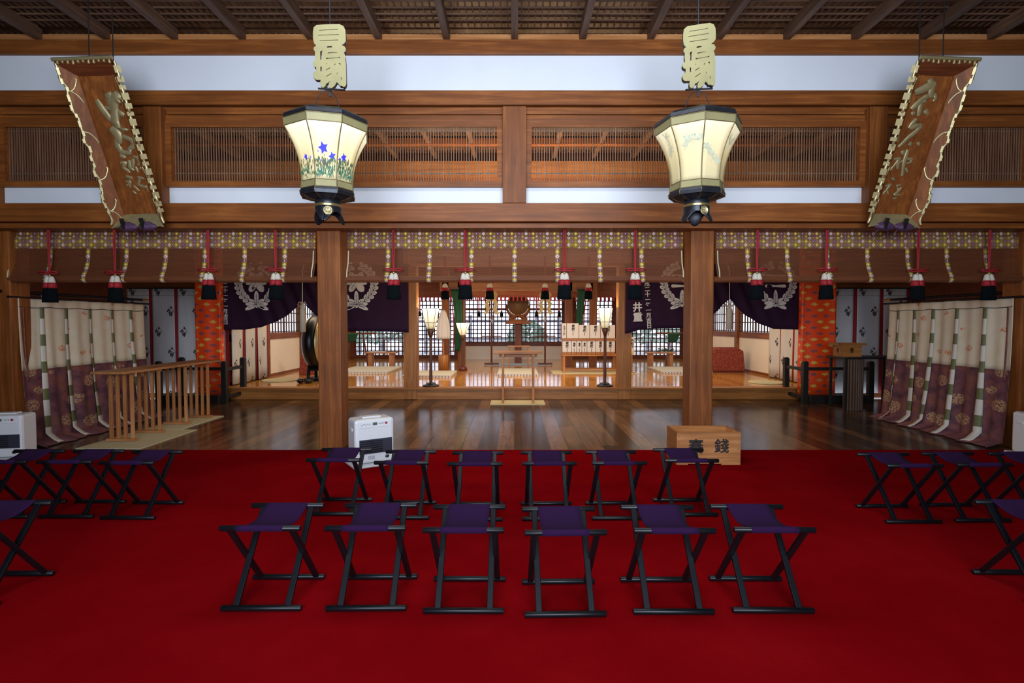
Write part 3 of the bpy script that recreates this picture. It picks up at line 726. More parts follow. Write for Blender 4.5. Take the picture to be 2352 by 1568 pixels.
    def leaf(u, v, a, l, w): c, s = math.cos(a), math.sin(a); return [(u, v), (u+c*l*.5-s*w, v+s*l*.5+c*w), (u+c*l, v+s*l), (u+c*l*.5+s*w, v+s*l*.5-c*w)]
    def star(u, v, r, a0=0, n=5): return [(u+(r if k % 2 == 0 else r*.5)*math.cos(a0+PI*k/n)*1.1, v+(r if k % 2 == 0 else r*.5)*math.sin(a0+PI*k/n)*.62) for k in range(2*n)]
    e = lambda n, c, k=.35: Mat(n, .7).col(c).emit(c, k).m
    if flowers:
        blue, lil, g1, g2 = e('painted_blue', (.03, .03, .55)), e('painted_lilac', (.28, .22, .62)), e('painted_green', (.03, .12, .07), .08), e('painted_olive', (.07, .08, .03), .08)
        spots = {0: ([(.42, .56, .19), (.78, .42, .15)], [(.2, .50), (.3, .34), (.62, .34)], 1), 1: ([(.35, .44, .15), (.14, .38, .09)], [], 1), 7: ([(.5, .42, .11)], [(.8, .4)], .45)}
        for k, (bl, li, den) in spots.items():
            p, fn = sp[k % 8]
            paint('painted_bellflower', blue, p, fn, [star(u, v, r, .6) for u, v, r in bl])
            if li: paint('painted_bud', lil, p, fn, [star(u, v, .06, .3) for u, v in li])
            A = []; B = []
            for q in range(int(130*den)):
                u = rnd.uniform(.06, .94); v = rnd.uniform(.01, .36)**1.0; (A if v < .2 or rnd.random() < .35 else B).append(leaf(u, v*.95, rnd.uniform(.5, 2.6), rnd.uniform(.07, .14), .022))
            for u, v, r in bl:
                for w in range(6): B.append(leaf(u+rnd.uniform(-.04, .04), v-.05-w*.05, rnd.choice([.6, 2.4])+rnd.uniform(-.3, .3), .07, .012))
            paint('painted_leaves', g1, p, fn, A); paint('painted_stems', g2, p, fn, B)
    else:
        g1, g2 = e('painted_pine', (.36, .42, .33), .3), e('painted_bark', (.40, .34, .22), .3)
        for k, pts in ((0, [(.95, .72), (.75, .70), (.55, .74), (.4, .66), (.25, .6)]), (1, [(.03, .55), (.2, .56), (.35, .48), (.5, .40), (.7, .33), (.88, .24)]), (7, [(.5, .9), (.6, .75), (.5, .6), (.4, .5)]), (2, [(.2, .8), (.4, .7), (.6, .72), (.8, .85)])):
            p, fn = sp[k % 8]; A = []; B = []
            for i in range(len(pts)-1):
                (a, b_), (c, d) = pts[i], pts[i+1]; L_ = math.hypot(c-a, d-b_); nx, ny = -(d-b_)/L_*.012, (c-a)/L_*.008
                A.append([(a+nx, b_+ny), (c+nx, d+ny), (c-nx, d-ny), (a-nx, b_-ny)])
                for q in range(5):
                    u = a+(c-a)*rnd.random(); v = b_+(d-b_)*rnd.random(); an = rnd.uniform(0, 6.28); A.append(leaf(u, v, an, .12, .008))
                    for w in range(9): B.append(leaf(min(.95, max(.05, u+rnd.uniform(-.12, .12))), v+rnd.uniform(-.03, .06), rnd.uniform(.2, 2.9), .05, .010))
            paint('painted_branch', g2, p, fn, A); paint('painted_needles', g1, p, fn, B)
    l = bpy.data.lights.new('lantern_bulb', 'POINT'); l.energy = 9; l.color = (1, .87, .62); l.shadow_soft_size = .06
    o = bpy.data.objects.new('lantern_bulb', l); C.objects.link(o); o.parent = t; o.location = (0, 0, z1-.12)
    return x
def sign(x, px, rot, lab):
    t = thing('gilt_name_board', lab, 'sign', (x, LD, 0), rot, 'gilt boards above the lanterns')
    K = Zp(58, LD)-Zp(205, LD); sc = K/1110.0
    T = lambda pts: [((a-862)*sc, (1240-b)*sc+Zp(205, LD)) for a, b in pts]
    outer = [(590,300),(600,215),(650,168),(740,155),(900,138),(1040,128),(1105,155),(1135,220),(1142,330),(1140,410),(1110,455),(1062,485),(1115,500),(1142,545),(1130,590),(1108,605),(1128,670),(1138,800),(1140,1000),(1142,1150),(1125,1195),(1095,1205),(1062,1185),(1035,1192),(1015,1160),(980,1125),(945,1190),(900,1230),(862,1236),(840,1215),(850,1160),(885,1100),(835,1145),(800,1158),(785,1205),(745,1236),(712,1215),(702,1160),(712,1105),(625,1105),(590,1070),(582,1010),(605,975),(635,965),(640,900),(600,880),(580,840),(590,795),(628,780),(618,690),(622,625),(598,595),(600,555),(643,520),(605,480),(590,400)]
    bar = lambda a, b, w=7: [(a[0], a[1]-w), (b[0], b[1]-w), (b[0]+4, b[1]), (b[0], b[1]+w), (a[0], a[1]+w), (a[0]-8, a[1])]
    holes = [bar((695,255),(1010,218)), bar((680,343),(1030,305)), bar((700,433),(1015,400)), [(810,548),(830,515),(900,508),(915,535)],
        [(705,615),(750,595),(735,640),(735,760),(705,760)], [(820,655),(840,625),(915,616),(998,618),(1000,628),(920,630),(860,640)],
        [(805,710),(832,722),(1010,700),(1040,682),(1040,716),(1010,712),(835,736),(805,750)], [(800,812),(826,825),(800,838)],
        bar((803,930),(872,888),9), bar((803,1044),(892,985),9), [(940,845),(950,815),(972,806),(955,842)],
        [(1000,800),(1050,790),(1052,862),(1035,815)], [(980,1000),(985,960),(998,965),(990,998)], [(1050,1040),(1062,1033),(1064,1085),(1050,1088)], [(705,875),(731,875),(731,962),(705,962)]]
    sp = [T(outer)]+[T(h) for h in holes]
    curve_mesh('gilt_face', sp, .012, M['gilt_flat'], t, FR(0, -.018, 0), .001)
    curve_mesh('dark_backing', sp, .034, M['patina'], t, FR(0, .008, 0))
    b = MB(); z = Zp(205, LD); b.bar((-.10, .008, z+.004), (.12, .008, z+.004), .02, .008); b.bar((0, .008, z), (0, .0, z-.06), .018, .012); b.build('hanger_plate', M['patina'], t)
    MB().tube([(0, .012, Zp(75, LD)), (0, .012, zc+.16)], .006, 8).build('suspension_rod', M['patina'], t)
xl = lantern(752.5, math.radians(-26.8+19), True, 'lit octagonal hanging lantern painted with blue bellflowers')
xr = lantern(1601, math.radians(9.8-45-18.5), False, 'lit octagonal hanging lantern painted with grey green pine branches')
sign(Xp(758, LD, 3.7), 758, .13, 'gilt cut-out character board hanging above the bellflower lantern')
sign(Xp(1604, LD, 3.7), 1604, -.10, 'gilt cut-out character board hanging above the pine lantern')
# ================================================================== CARVED PLAQUES
def plaque(s, strokes, lab):
    P0 = Vector((s*4.07 if s < 0 else 4.10, 6.0, Zp(505, 6.0))); P1 = Vector((P0.x*1.012, 5.40, Zp(146, 5.40)))
    up = (P1-P0); H = up.length; up.normalize(); rt = Vector((1, 0, 0)); n = rt.cross(up).normalized()   # n faces the viewer
    if n.y > 0: n = -n
    rt = up.cross(n).normalized(); 
    if rt.x < 0: rt = -rt
    m = Matrix((rt, n, up)).transposed().to_4x4(); m.translation = P0
    t = thing('carved_plaque', lab, 'plaque', tuple(P0), 0, 'carved hanging plaques')
    R = m.to_3x3().to_4x4()
    def B(name, b, mat, par=t, **k):
        b.v = [tuple(R @ Vector(v)) for v in b.v]; return b.build(name, mat, par, **k)
    w = .18; wf = .15; ang = math.radians(42)
    b = MB(); b.b6(-w, w, -.03, .0, .05, H-.10); panel = B('centre_panel', b, M['beam_z'])
    b = MB()
    for q in (-1, 1): b.b6(q*(w-.012), q*w, .0, .014, .05, H-.10); b.b6(q*(w-.040), q*(w-.030), .0, .007, .05, H-.10)
    B('panel_moulding', b, M['beam_z'], panel)
    nn = 60
    def edge(v):   # outward reach of the scalloped wing along its height
        q = v*1.0
        return wf*(1-.10*abs(math.sin(q*PI*4.5))-.28*math.exp(-((q-.88)/.05)**2)*0-.09*math.sin(q*31)-.05*math.sin(q*67)-.16*(.5-.5*math.cos(q*2*PI)))
    for q in (-1, 1):
        dirx, diry = q*math.cos(ang), math.sin(ang)
        def pt(d, v, off=0): return (q*w+dirx*d-off*q*math.sin(ang), diry*d+off*math.cos(ang), -.02+v*(H+.03))
        b = MB(); vs = []; fs = []
        for i in range(nn+1):
            v = i/nn; vs += [pt(0, v), pt(edge(v), v)]
        for i in range(nn): fs.append((2*i, 2*i+1, 2*i+3, 2*i+2))
        b.add(vs, fs); wing = B('wing_board', b, M['beam_z'], solid=.016)
        b = MB(); b.tube([pt(edge(i/nn), i/nn, .004) for i in range(nn+1)], [.011+.005*abs(math.sin(i*.9)) for i in range(nn+1)], 8)
        for vc, up_ in ((.84, 1), (.60, -1), (.30, 1), (.09, 1)):
            for (k, sgn) in ((0, 1), (1, -1)) if up_ == 1 and vc > .7 or vc < .2 else ((0, up_),):
                pts = [pt(edge(vc)-.0-.095*(j/8)**.8-.004, vc+sgn*.065*(j/8)**2, .006) for j in range(9)]
                c = pts[-1]; pts += [(c[0]+.020*q*(1-math.cos(a)), c[1], c[2]+sgn*.022*math.sin(a)) for a in (.6, 1.3, 2.1, 2.9)]
                b.tube(pts, [.010]*len(pts), 6)
        B('gilt_edge', b, M['gilt'], wing)
        b = MB(); z = .09   # gilded blocks along the outer edge of the wing
        k = 0
        while z < H-.05:
            h = .05+.035*((k*7) % 3)/2; v = (z+h/2+.02)/(H+.03); c = Vector(pt(edge(v)+.004, v)); rm = Matrix.Rotation(math.atan2(diry, dirx), 3, 'Z')
            b.box(tuple(c), (.022, .058, h*.74), rm); z += h+.012; k += 1
        B('gilt_block', b, M['gilt'], wing)
    b = MB()
    tz = H-.10
    b.add([(-w-.10, .12, tz+.12), (w+.10, .12, tz+.12), (w, 0, tz), (-w, 0, tz)], [(0, 1, 2, 3)]); top = B('top_board', b, M['red_x'], solid=.018)
    b = MB()
    for k in range(11):
        x = -w-.07+k*(2*w+.14)/10; b.tube([(x, .125, tz+.10+.008*math.sin(k*1.7)), (x, .105, tz+.145)], .013, 8)
    b.tube([(-w-.11, .125, tz+.14), (w+.11, .125, tz+.14)], .018, 8); B('gilt_scallop', b, M['gilt'], top)
    b = MB(); pts = [(-w-.09, .09, -.02)]
    b.add([(-w-.10, .11, -.05), (w+.10, .11, -.05), (w, 0, .06), (-w, 0, .06)], [(0, 1, 2, 3)]); bot = B('bottom_board', b, M['gilt_carve'], solid=.018)
    b = MB(); b.tube([(-w-.10, .115, -.052)]+[(-w-.06+k*(2*w+.12)/12, .115, -.04+.014*math.sin(k*PI/2)) for k in range(13)]+[(w+.10, .115, -.052)], .010, 8); B('gilt_rim', b, M['gilt'], bot)
    # lettering: brush strokes laid on the panel
    p0 = P0; b = MB()
    for k, (pts, wd) in enumerate(strokes):
        q = []
        for px, py in pts:
            h = on_plane(px, py, p0+n*.004, n)-P0; q.append((max(-w+.02, min(w-.02, h.dot(rt))), .002, h.dot(up)))
        r = wd*5.7/FPX*.78; N_ = len(q); sm = []
        for i in range(N_-1):
            for j in range(4):
                f = j/4; sm.append(tuple(q[i][c]*(1-f)+q[i+1][c]*f for c in range(3)))
        sm.append(q[-1]); L_ = len(sm)
        b.tube(sm, [r*(.45+.6*math.sin(PI*min(1, .18+.72*i/(L_-1)))) for i in range(L_)], 8)
    b.v = [(x, .003+y*.38, z) for x, y, z in b.v]; B('carved_lettering', b, M['gilt_carve'], panel)
    for q in (-.5, .5):
        b = MB(); x = q*w*1.15
        def bun(u, v): a = u*2*PI; rr = .105*(.35+.65*math.sin(PI*min(1, v*.9+.12)))*(1+.10*math.sin(a*4)); return (x+rr*math.cos(a), .11+rr*.5*math.sin(a), -.085+.085*v)
        b.sheet(bun, 32, 8); pd = B('hook_wrapping', b, M['purple_silk'])
        b = MB(); b.bar((x-.02, .15, -.06), (x-.02, .15, .05), .03, .03); B('hook', b, M['blackwood'], pd)
        b = MB()
        for e_ in (-1, 1): b.tube([(x+e_*.02, .11, -.06), (x+e_*.07, .10, -.115), (x+e_*.075, .10, -.19)], .004, 6)
        B('cord', b, M['purple_silk'], pd)
    b = MB()
    for q in (-1, 1): b.tube([tuple(m.to_3x3() @ Vector((q*.12, -.03, H-.2))), tuple(m.to_3x3() @ Vector((q*.12, -.03, H-.2))+Vector((0, 0, zc+.15-P0.z-(m.to_3x3() @ Vector((q*.12, -.03, H-.2))).z)))], .006, 6)
    b.build('hanging_cord', M['blackwood'], t)
a1 = lambda x, y: (120+x*.12755, 130+y*.12755)
a2 = lambda x, y: (170+x*.1339, 310+y*.1339)
b1 = lambda x, y: (1960+x*.12755, 130+y*.12755)
b2 = lambda x, y: (1960+x*.1339, 310+y*.1339)
def ST(f, k, raw): return [([f(*p) for p in pts], w*k) for pts, w in raw]
left = ST(a1, .1276, [([(800,780),(900,940),(1030,1110),(1130,1180)],80), ([(1000,650),(1060,760),(1060,900)],110), ([(1290,780),(1190,710),(1110,800),(1120,1000)],130), ([(1130,850),(1130,1150),(1200,1290)],100),
    ([(950,920),(1150,950)],50), ([(1150,980),(1300,1060)],75), ([(1290,1280),(1300,1340)],110), ([(1060,1290),(1180,1390),(1210,1560)],110)]) + \
  ST(a2, .1339, [([(740,0),(740,180),(820,290),(980,320)],70), ([(840,20),(930,60),(1060,100),(1080,180),(950,240),(960,320)],60), ([(790,350),(890,390)],50), ([(800,480),(880,470),(850,560),(950,640)],45),
    ([(940,430),(960,560),(1030,610)],45), ([(1020,370),(1160,390),(1180,470),(1100,520)],45), ([(1010,400),(1010,560)],45), ([(1130,550),(1190,580)],35), ([(1050,540),(1100,640)],35), ([(900,580),(960,650)],30),
    ([(890,710),(1010,740)],40), ([(890,800),(990,800),(900,870)],35), ([(1090,720),(1250,750)],35), ([(1130,740),(1100,850),(1200,890),(1300,880),(1400,970)],38), ([(1020,870),(1120,960)],30), ([(1000,960),(1070,1010)],28), ([(960,760),(960,900)],30)])
right = ST(b1, .1276, [([(1370,400),(1420,520),(1400,650),(1390,740)],75), ([(1090,650),(1250,590),(1390,520),(1480,490)],95), ([(1390,720),(1470,680),(1480,760),(1440,810)],40), ([(1240,750),(1400,700)],60),
    ([(1040,950),(1150,850),(1260,740)],70), ([(1230,780),(1200,950),(1170,1070)],60), ([(1290,960),(1340,1030)],60), ([(1040,1040),(1110,1010)],55), ([(1260,780),(1310,820)],50),
    ([(1140,1120),(1060,1210),(1000,1290)],55), ([(1010,1290),(1120,1250),(1230,1230)],60), ([(1220,1250),(1130,1350),(1000,1450),(880,1560)],55)]) + \
  ST(b2, .1339, [([(960,30),(860,130),(770,210)],45), ([(950,140),(1000,170)],55), ([(1110,120),(1130,180)],40), ([(840,265),(870,330)],55), ([(690,415),(800,400),(740,480),(630,610)],38), ([(770,430),(760,580)],45), ([(940,250),(900,370),(870,480),(840,700)],50),
    ([(800,470),(900,410),(1010,415),(980,470),(900,490)],30), ([(900,560),(930,640)],30), ([(660,735),(710,770)],30), ([(520,880),(650,840),(570,940),(480,1020)],30), ([(580,930),(600,1020)],25), ([(730,880),(810,850)],30), ([(830,900),(760,980),(680,1030),(810,1025)],30), ([(770,900),(760,1000)],25), ([(670,1090),(740,1080)],25)])
plaque(-1, left, 'carved wooden plaque with gilt lettering, leaning forward on the bellflower lantern side')
plaque(1, right, 'carved wooden plaque with gilt lettering, leaning forward on the pine lantern side')
# ================================================================== SCREENS OF CREAM AND PURPLE SILK
def kicho(s, x, y0, y1, ribs, lab):
    t = thing('silk_curtain_screen', lab, 'curtain', (x, (y0+y1)/2, 0), 0, 'cream and purple screens')
    L_ = y1-y0; T_ = 1.80; mid = .93
    def fold(y, z):
        d = (1-z/T_); return s*(.02*math.sin(y*13+1)+.014*math.sin(y*29))*(.35+d)-s*.10*max(0, d)**2
    def sh(za, zb):
        def fn(u, v):
            z = za+(zb-za)*v; y = -L_/2+L_*u; return (fold(y, z), y*(1+.02*(1-z/T_)), z)
        return fn
    MB().sheet(sh(mid, T_), 110, 14, L_, T_-mid).build('upper_silk', M['kicho_up'], t, None, 0, .004)
    def lowfn(u, v):
        z = mid*v; y = -L_/2+L_*u; f = fold(y, z)
        if v < .06: f -= s*(.06-v)*3.2
        return (f, y*(1+.02*(1-z/T_)), max(.012, z))
    MB().sheet(lowfn, 110, 14, L_, mid).build('lower_silk', M['kicho_lo'], t, None, 0, .004)
    for k, yy in enumerate(ribs):
        y = yy-(y0+y1)/2; lean = .10*((k*37 % 5)-1.5)/3.5
        def rb(u, v):
            z = (T_-.10)*(1-v); yv = y+lean*v*v+(u-.5)*(.048+.03*v); f = fold(yv, z)-s*.016
            if v > .93: f -= s*(v-.93)*2.2; z = max(z, .02)
            return (f, yv, max(z, .016))
        MB().sheet(rb, 2, 40, .07, 1.7).build('ribbon', M['ribbon'], t, None, 0, .004)
    ye = -L_/2+.03
    MB().sheet(lambda u, v: (fold(ye, T_*(1-.5*v)-.1)-s*.012, ye+.02+.022*u, T_*(1-.5*v)-.1), 1, 24, .03, 1.5).build('red_edge_cord', plain('faded_red_braid', (.26, .09, .08), .7, 0, .5, 14), t, None, 0, .004)
    MB().tube([(fold(-L_/2+L_*k/40, T_)-s*.01, -L_/2+L_*k/40, T_-.10-.012*abs(math.sin(k*PI/8))) for k in range(41)], .004, 6).build('hem_cord', M['ink'], t)
    MB().tube([(0, -L_/2-.12, T_+.01), (0, L_/2+.12, T_+.01)], .014, 8).build('curtain_rod', M['black'], t)
    r = MB().tube([(s*.10, -L_/2-.5, T_+.075), (s*.10, L_/2+.10, T_+.075)], .02, 10).build('cross_pole', M['black'], t)
    for q, w_ in ((-L_/2-.55, .12), (L_/2+.10, .14)): MB().tube([(s*.10, q, T_+.075), (s*.10, q+w_, T_+.075)], .022, 10).build('gilt_tip', M['brass'], r)
    for q in (-L_/2+.45, L_/2-.12):
        MB().tube([(s*.10, q, .0), (s*.10, q, T_+.08)], .017, 8).build('stand_pole', M['black'], t)
        MB().box((s*.10, q, .05), (.3, .2, .10)).build('stand_base', M['black'], t, None, .01)
kicho(-1, -5.93, 6.50, 8.72, (6.82, 7.20, 7.60, 8.0, 8.38), 'cream and purple silk curtain screen behind the slatted tables')
kicho(1, 5.95, 6.50, 8.66, (6.86, 7.30, 7.72, 8.1, 8.42), 'cream and purple silk curtain screen with trailing ribbons near the offering stand')
# ================================================================== SLATTED EIGHT-LEG TABLES AND MATS
def eight_leg(x, y0, y1, ys, lab):
    t = thing('eight_legged_table', lab, 'table', (x, (y0+y1)/2, .016), 0, 'slatted offering tables'); yc = (y0+y1)/2
    MB().b6(-.21, .21, y0-yc, y1-yc, .862, .892).build('top', M['pale_y'], t, None, .004)
    for y in ys:
        MB().b6(-.19, .19, y-yc-.03, y-yc+.03, 0, .03).build('foot_rail', M['pale_x'], t, None, .003)
        MB().b6(-.17, .17, y-yc-.02, y-yc+.02, .835, .862).build('upper_rail', M['pale_x'], t)
        for k in range(4):
            xx = -.135+k*.09; MB().bar((xx, y-yc, .03), (xx*.98, y-yc, .838), .036, .030, (0,1,0)).build('leg', M['pale_z'], t, None, .003)
eight_leg(-4.955, 6.60, 7.62, (6.83, 7.35), 'pale slatted eight-legged table, the one nearer the camera')
eight_leg(-4.975, 7.66, 8.86, (7.98, 8.56), 'pale slatted eight-legged table, the farther one towards the orange banner')
for y0, y1, xe, l in ((6.42, 7.58, -4.45, 'straw mat under the nearer slatted table'), (7.60, 8.72, -4.68, 'straw mat under the farther slatted table')):
    b = MB(); b.b6(-5.22, xe, y0, y1, 0, .014)
    tag(b.build('straw_mat', M['straw'], None, None, .003), l, 'mat', 'straw mats under the slatted tables')
# ================================================================== CRESTED LINEN CURTAINS WITH RED BANDS
def linen(name, p0, p1, z0, z1, n, lab, grp, amp=.02):
    p0 = Vector(p0); p1 = Vector(p1); d = p1-p0; L_ = d.length; d.normalize(); nn = Vector((d.y, -d.x)); 
    t = thing(name, lab, 'curtain', (p0.x, p0.y, 0), 0, grp); pw = L_/n
    for i in range(n):
        a0 = i*pw; 
        def fn(u, v, a0=a0):
            s = a0+(pw-.065)*u; z = z0+(z1-z0)*v; o = amp*math.sin(s*11+i)*(1.15-v); p = d*s+nn*o; return (p.x, p.y, z)
        MB().sheet(fn, 12, 8, pw-.065, z1-z0).build('linen_panel', M['crestlinen'], t, None, 0, .003)
        def fr_(u, v, a0=a0):
            s = a0+pw-.066+.066*u; z = z0+(z1-z0)*v; o = amp*math.sin(s*11+i)*(1.15-v)+.012*math.sin(u*PI); p = d*s-nn*o*0+nn*(-.012*math.sin(u*PI)+o*.0+amp*math.sin((a0+pw)*11+i)*(1.15-v)*(1-u)); return (p.x, p.y, z)
        MB().sheet(fr_, 4, 8, .06, z1-z0).build('red_band', M['red_cloth'], t, None, 0, .003)
    a = Vector((0, 0, z1-.14)); b = MB(); k_ = 40
    b.tube([(d.x*L_*k/k_+nn.x*-.015*0, d.y*L_*k/k_-.015, z1-.14-.012*abs(math.sin(k*PI/8))) for k in range(k_+1)], .003, 5); b.build('hem_cord', M['ink'], t)
    b = MB(); b.tube([(0, 0, z1), (d.x*L_, d.y*L_, z1)], .014, 8); b.build('curtain_rod', M['blackwood'], t)
zt_ = Zp(661, 10.8)
linen('linen_curtain', (-7.75, 10.895), (-5.72, 10.895), .10, zt_, 4, 'white crested linen curtain with red bands behind the slatted tables', 'crested linen curtains')
linen('linen_curtain', (5.78, 10.895), (7.9, 10.895), .10, zt_, 4, 'white crested linen curtain with red bands, behind the offering stand', 'crested linen curtains')
linen('linen_curtain', (-5.72, 11.0), (-5.72, 12.62), FZ+.02, 2.25, 3, 'white crested linen curtain on the sanctuary wall on the drum side', 'crested linen curtains', .025)
linen('linen_curtain', (5.98, 12.78), (5.98, 11.0), FZ+.02, 2.25, 3, 'white crested linen curtain on the sanctuary wall on the red chest side', 'crested linen curtains', .025)
# ================================================================== ORANGE BANNERS, BLACK FENCES
def banner(s, xa, xb, lab):
    t = thing('brocade_banner', lab, 'banner', ((xa+xb)/2, 10.28, 0), 0, 'orange banners'); w = (xb-xa)/2; z1 = 3.0; z0 = .15
    MB().sheet(lambda u, v: (-w+2*w*u, .012*math.sin(u*9+1)*(1.2-v), z0+(z1-z0)*v), 20, 10, 2*w, z1-z0).build('front_silk', M['orange'], t, None, 0, .004)
    MB().sheet(lambda u, v: (-s*w, .01+.12*u, z0+(z1-z0)*v), 4, 10, .2, z1-z0).build('side_silk', M['orange'], t, None, 0, .004)
    MB().tube([(-w-.02, 0, z1), (w+.02, 0, z1)], .018, 8).build('hanging_rod', M['blackwood'], t)
    MB().bar((0, .08, z1), (0, .08, 2.2), .03, .03).build('pole', M['blackwood'], t)
    MB().bar((0, .08, z0), (0, .08, 2.3), .06, .06).build('pole', M['blackwood'], t)
banner(-1, Xp(448, 10.28), Xp(506, 10.28), 'orange brocade banner with cloud pattern, behind the slatted tables')
banner(1, Xp(1842, 10.28), Xp(1920, 10.28), 'orange brocade banner with cloud pattern, inside the black fence by the offering stand')
def fence(s, lab):
    x0 = s*5.40; x1 = s*6.62; t = thing('black_stand_fence', lab, 'fence', ((x0+x1)/2, 10.5, 0), 0, 'black lacquer fences'); cx = (x0+x1)/2
    for x, y in ((x0, 10.1), (x0, 10.80), (x1, 10.1), (x1, 10.80)): 
        b = MB(); b.b6(x-cx-.045, x-cx+.045, y-10.5-.045, y-10.5+.045, 0 if y < 10.55 else 0, .77 if y < 10.5 else .80); b.lathe([(.05, 0), (.045, .02), (0, .03)], (x-cx, y-10.5, .77 if y < 10.5 else .80), 12); b.build('post', M['blackwood'], t)
    MB().bar((x0-cx, -.4, .655), (x1-cx, -.4, .655), .05, .05).build('rail', M['blackwood'], t)
    for z in (.64, .12):
        MB().bar((x0-cx, -.4, z), (x0-cx, .28, z), .05, .06).build('rail', M['blackwood'], t)
        MB().bar((x1-cx, -.4, z), (x1-cx, .28, z), .05, .06).build('rail', M['blackwood'], t)
    b = MB(); b.b6(x0-cx+s*.15, x1-cx, -.34, .08, 0, .14); b.build('plinth', M['blackwood'], t, None, .006)
fence(-1, 'black lacquered post fence around the orange banner behind the slatted tables')
fence(1, 'black lacquered post fence around the orange banner beside the offering stand')
t = thing('black_side_table', 'dark side table holding the pierced wooden offering stand', 'table', (6.15, 9.55, 0))
b = MB(); b.b6(-.52, .55, -.28, .28, .885, .92); b.build('top', M['blackwood'], t, None, .005)
b = MB()
for k in range(8): b.tube([(-.45+.30*k/7, -.18-.05*math.sin(PI*k/7), 0), (-.45+.30*k/7, -.18-.05*math.sin(PI*k/7), .885)], .024, 8)
b.build('slatted_end', M['dark_z'], t)
for x in (-.46, .49):
    for y in (-.22, .22): MB().b6(x-.02, x+.02, y-.02, y+.02, 0, .885).build('leg', M['blackwood'], t)
t = thing('offering_stand', 'golden wooden offering stand with pierced foot on the dark side table', 'offering stand', (Xp(1947, 9.5), 9.5, .92))
b = MB(); b.b6(-.235, .235, -.17, .17, .20, .215); b.b6(-.235, .235, -.17, -.16, .215, .235); b.b6(-.235, .235, .16, .17, .215, .235); b.b6(-.235, -.225, -.17, .17, .215, .235); b.b6(.225, .235, -.17, .17, .215, .235); b.build('tray', M['gold_x'], t)
sq = lambda w, h0, h1: [(-w, h0), (w, h0), (w, h1), (-w, h1)]
for (a, dx, dy, w) in ((0, 0, -.13, .17), (PI/2, .16, 0, .13), (-PI/2, -.16, 0, .13), (PI, 0, .13, .17)):
    hole = [(.035*math.cos(q), .11+.045*math.sin(q)) for q in [2*PI*k/16 for k in range(16)]]
    curve_mesh('pierced_foot', [sq(w, 0, .2), hole], .012, M['gold_x'], t, Matrix.Translation((dx, dy, 0)) @ Matrix.Rotation(a, 4, 'Z') @ Matrix.Rotation(PI/2, 4, 'X'))
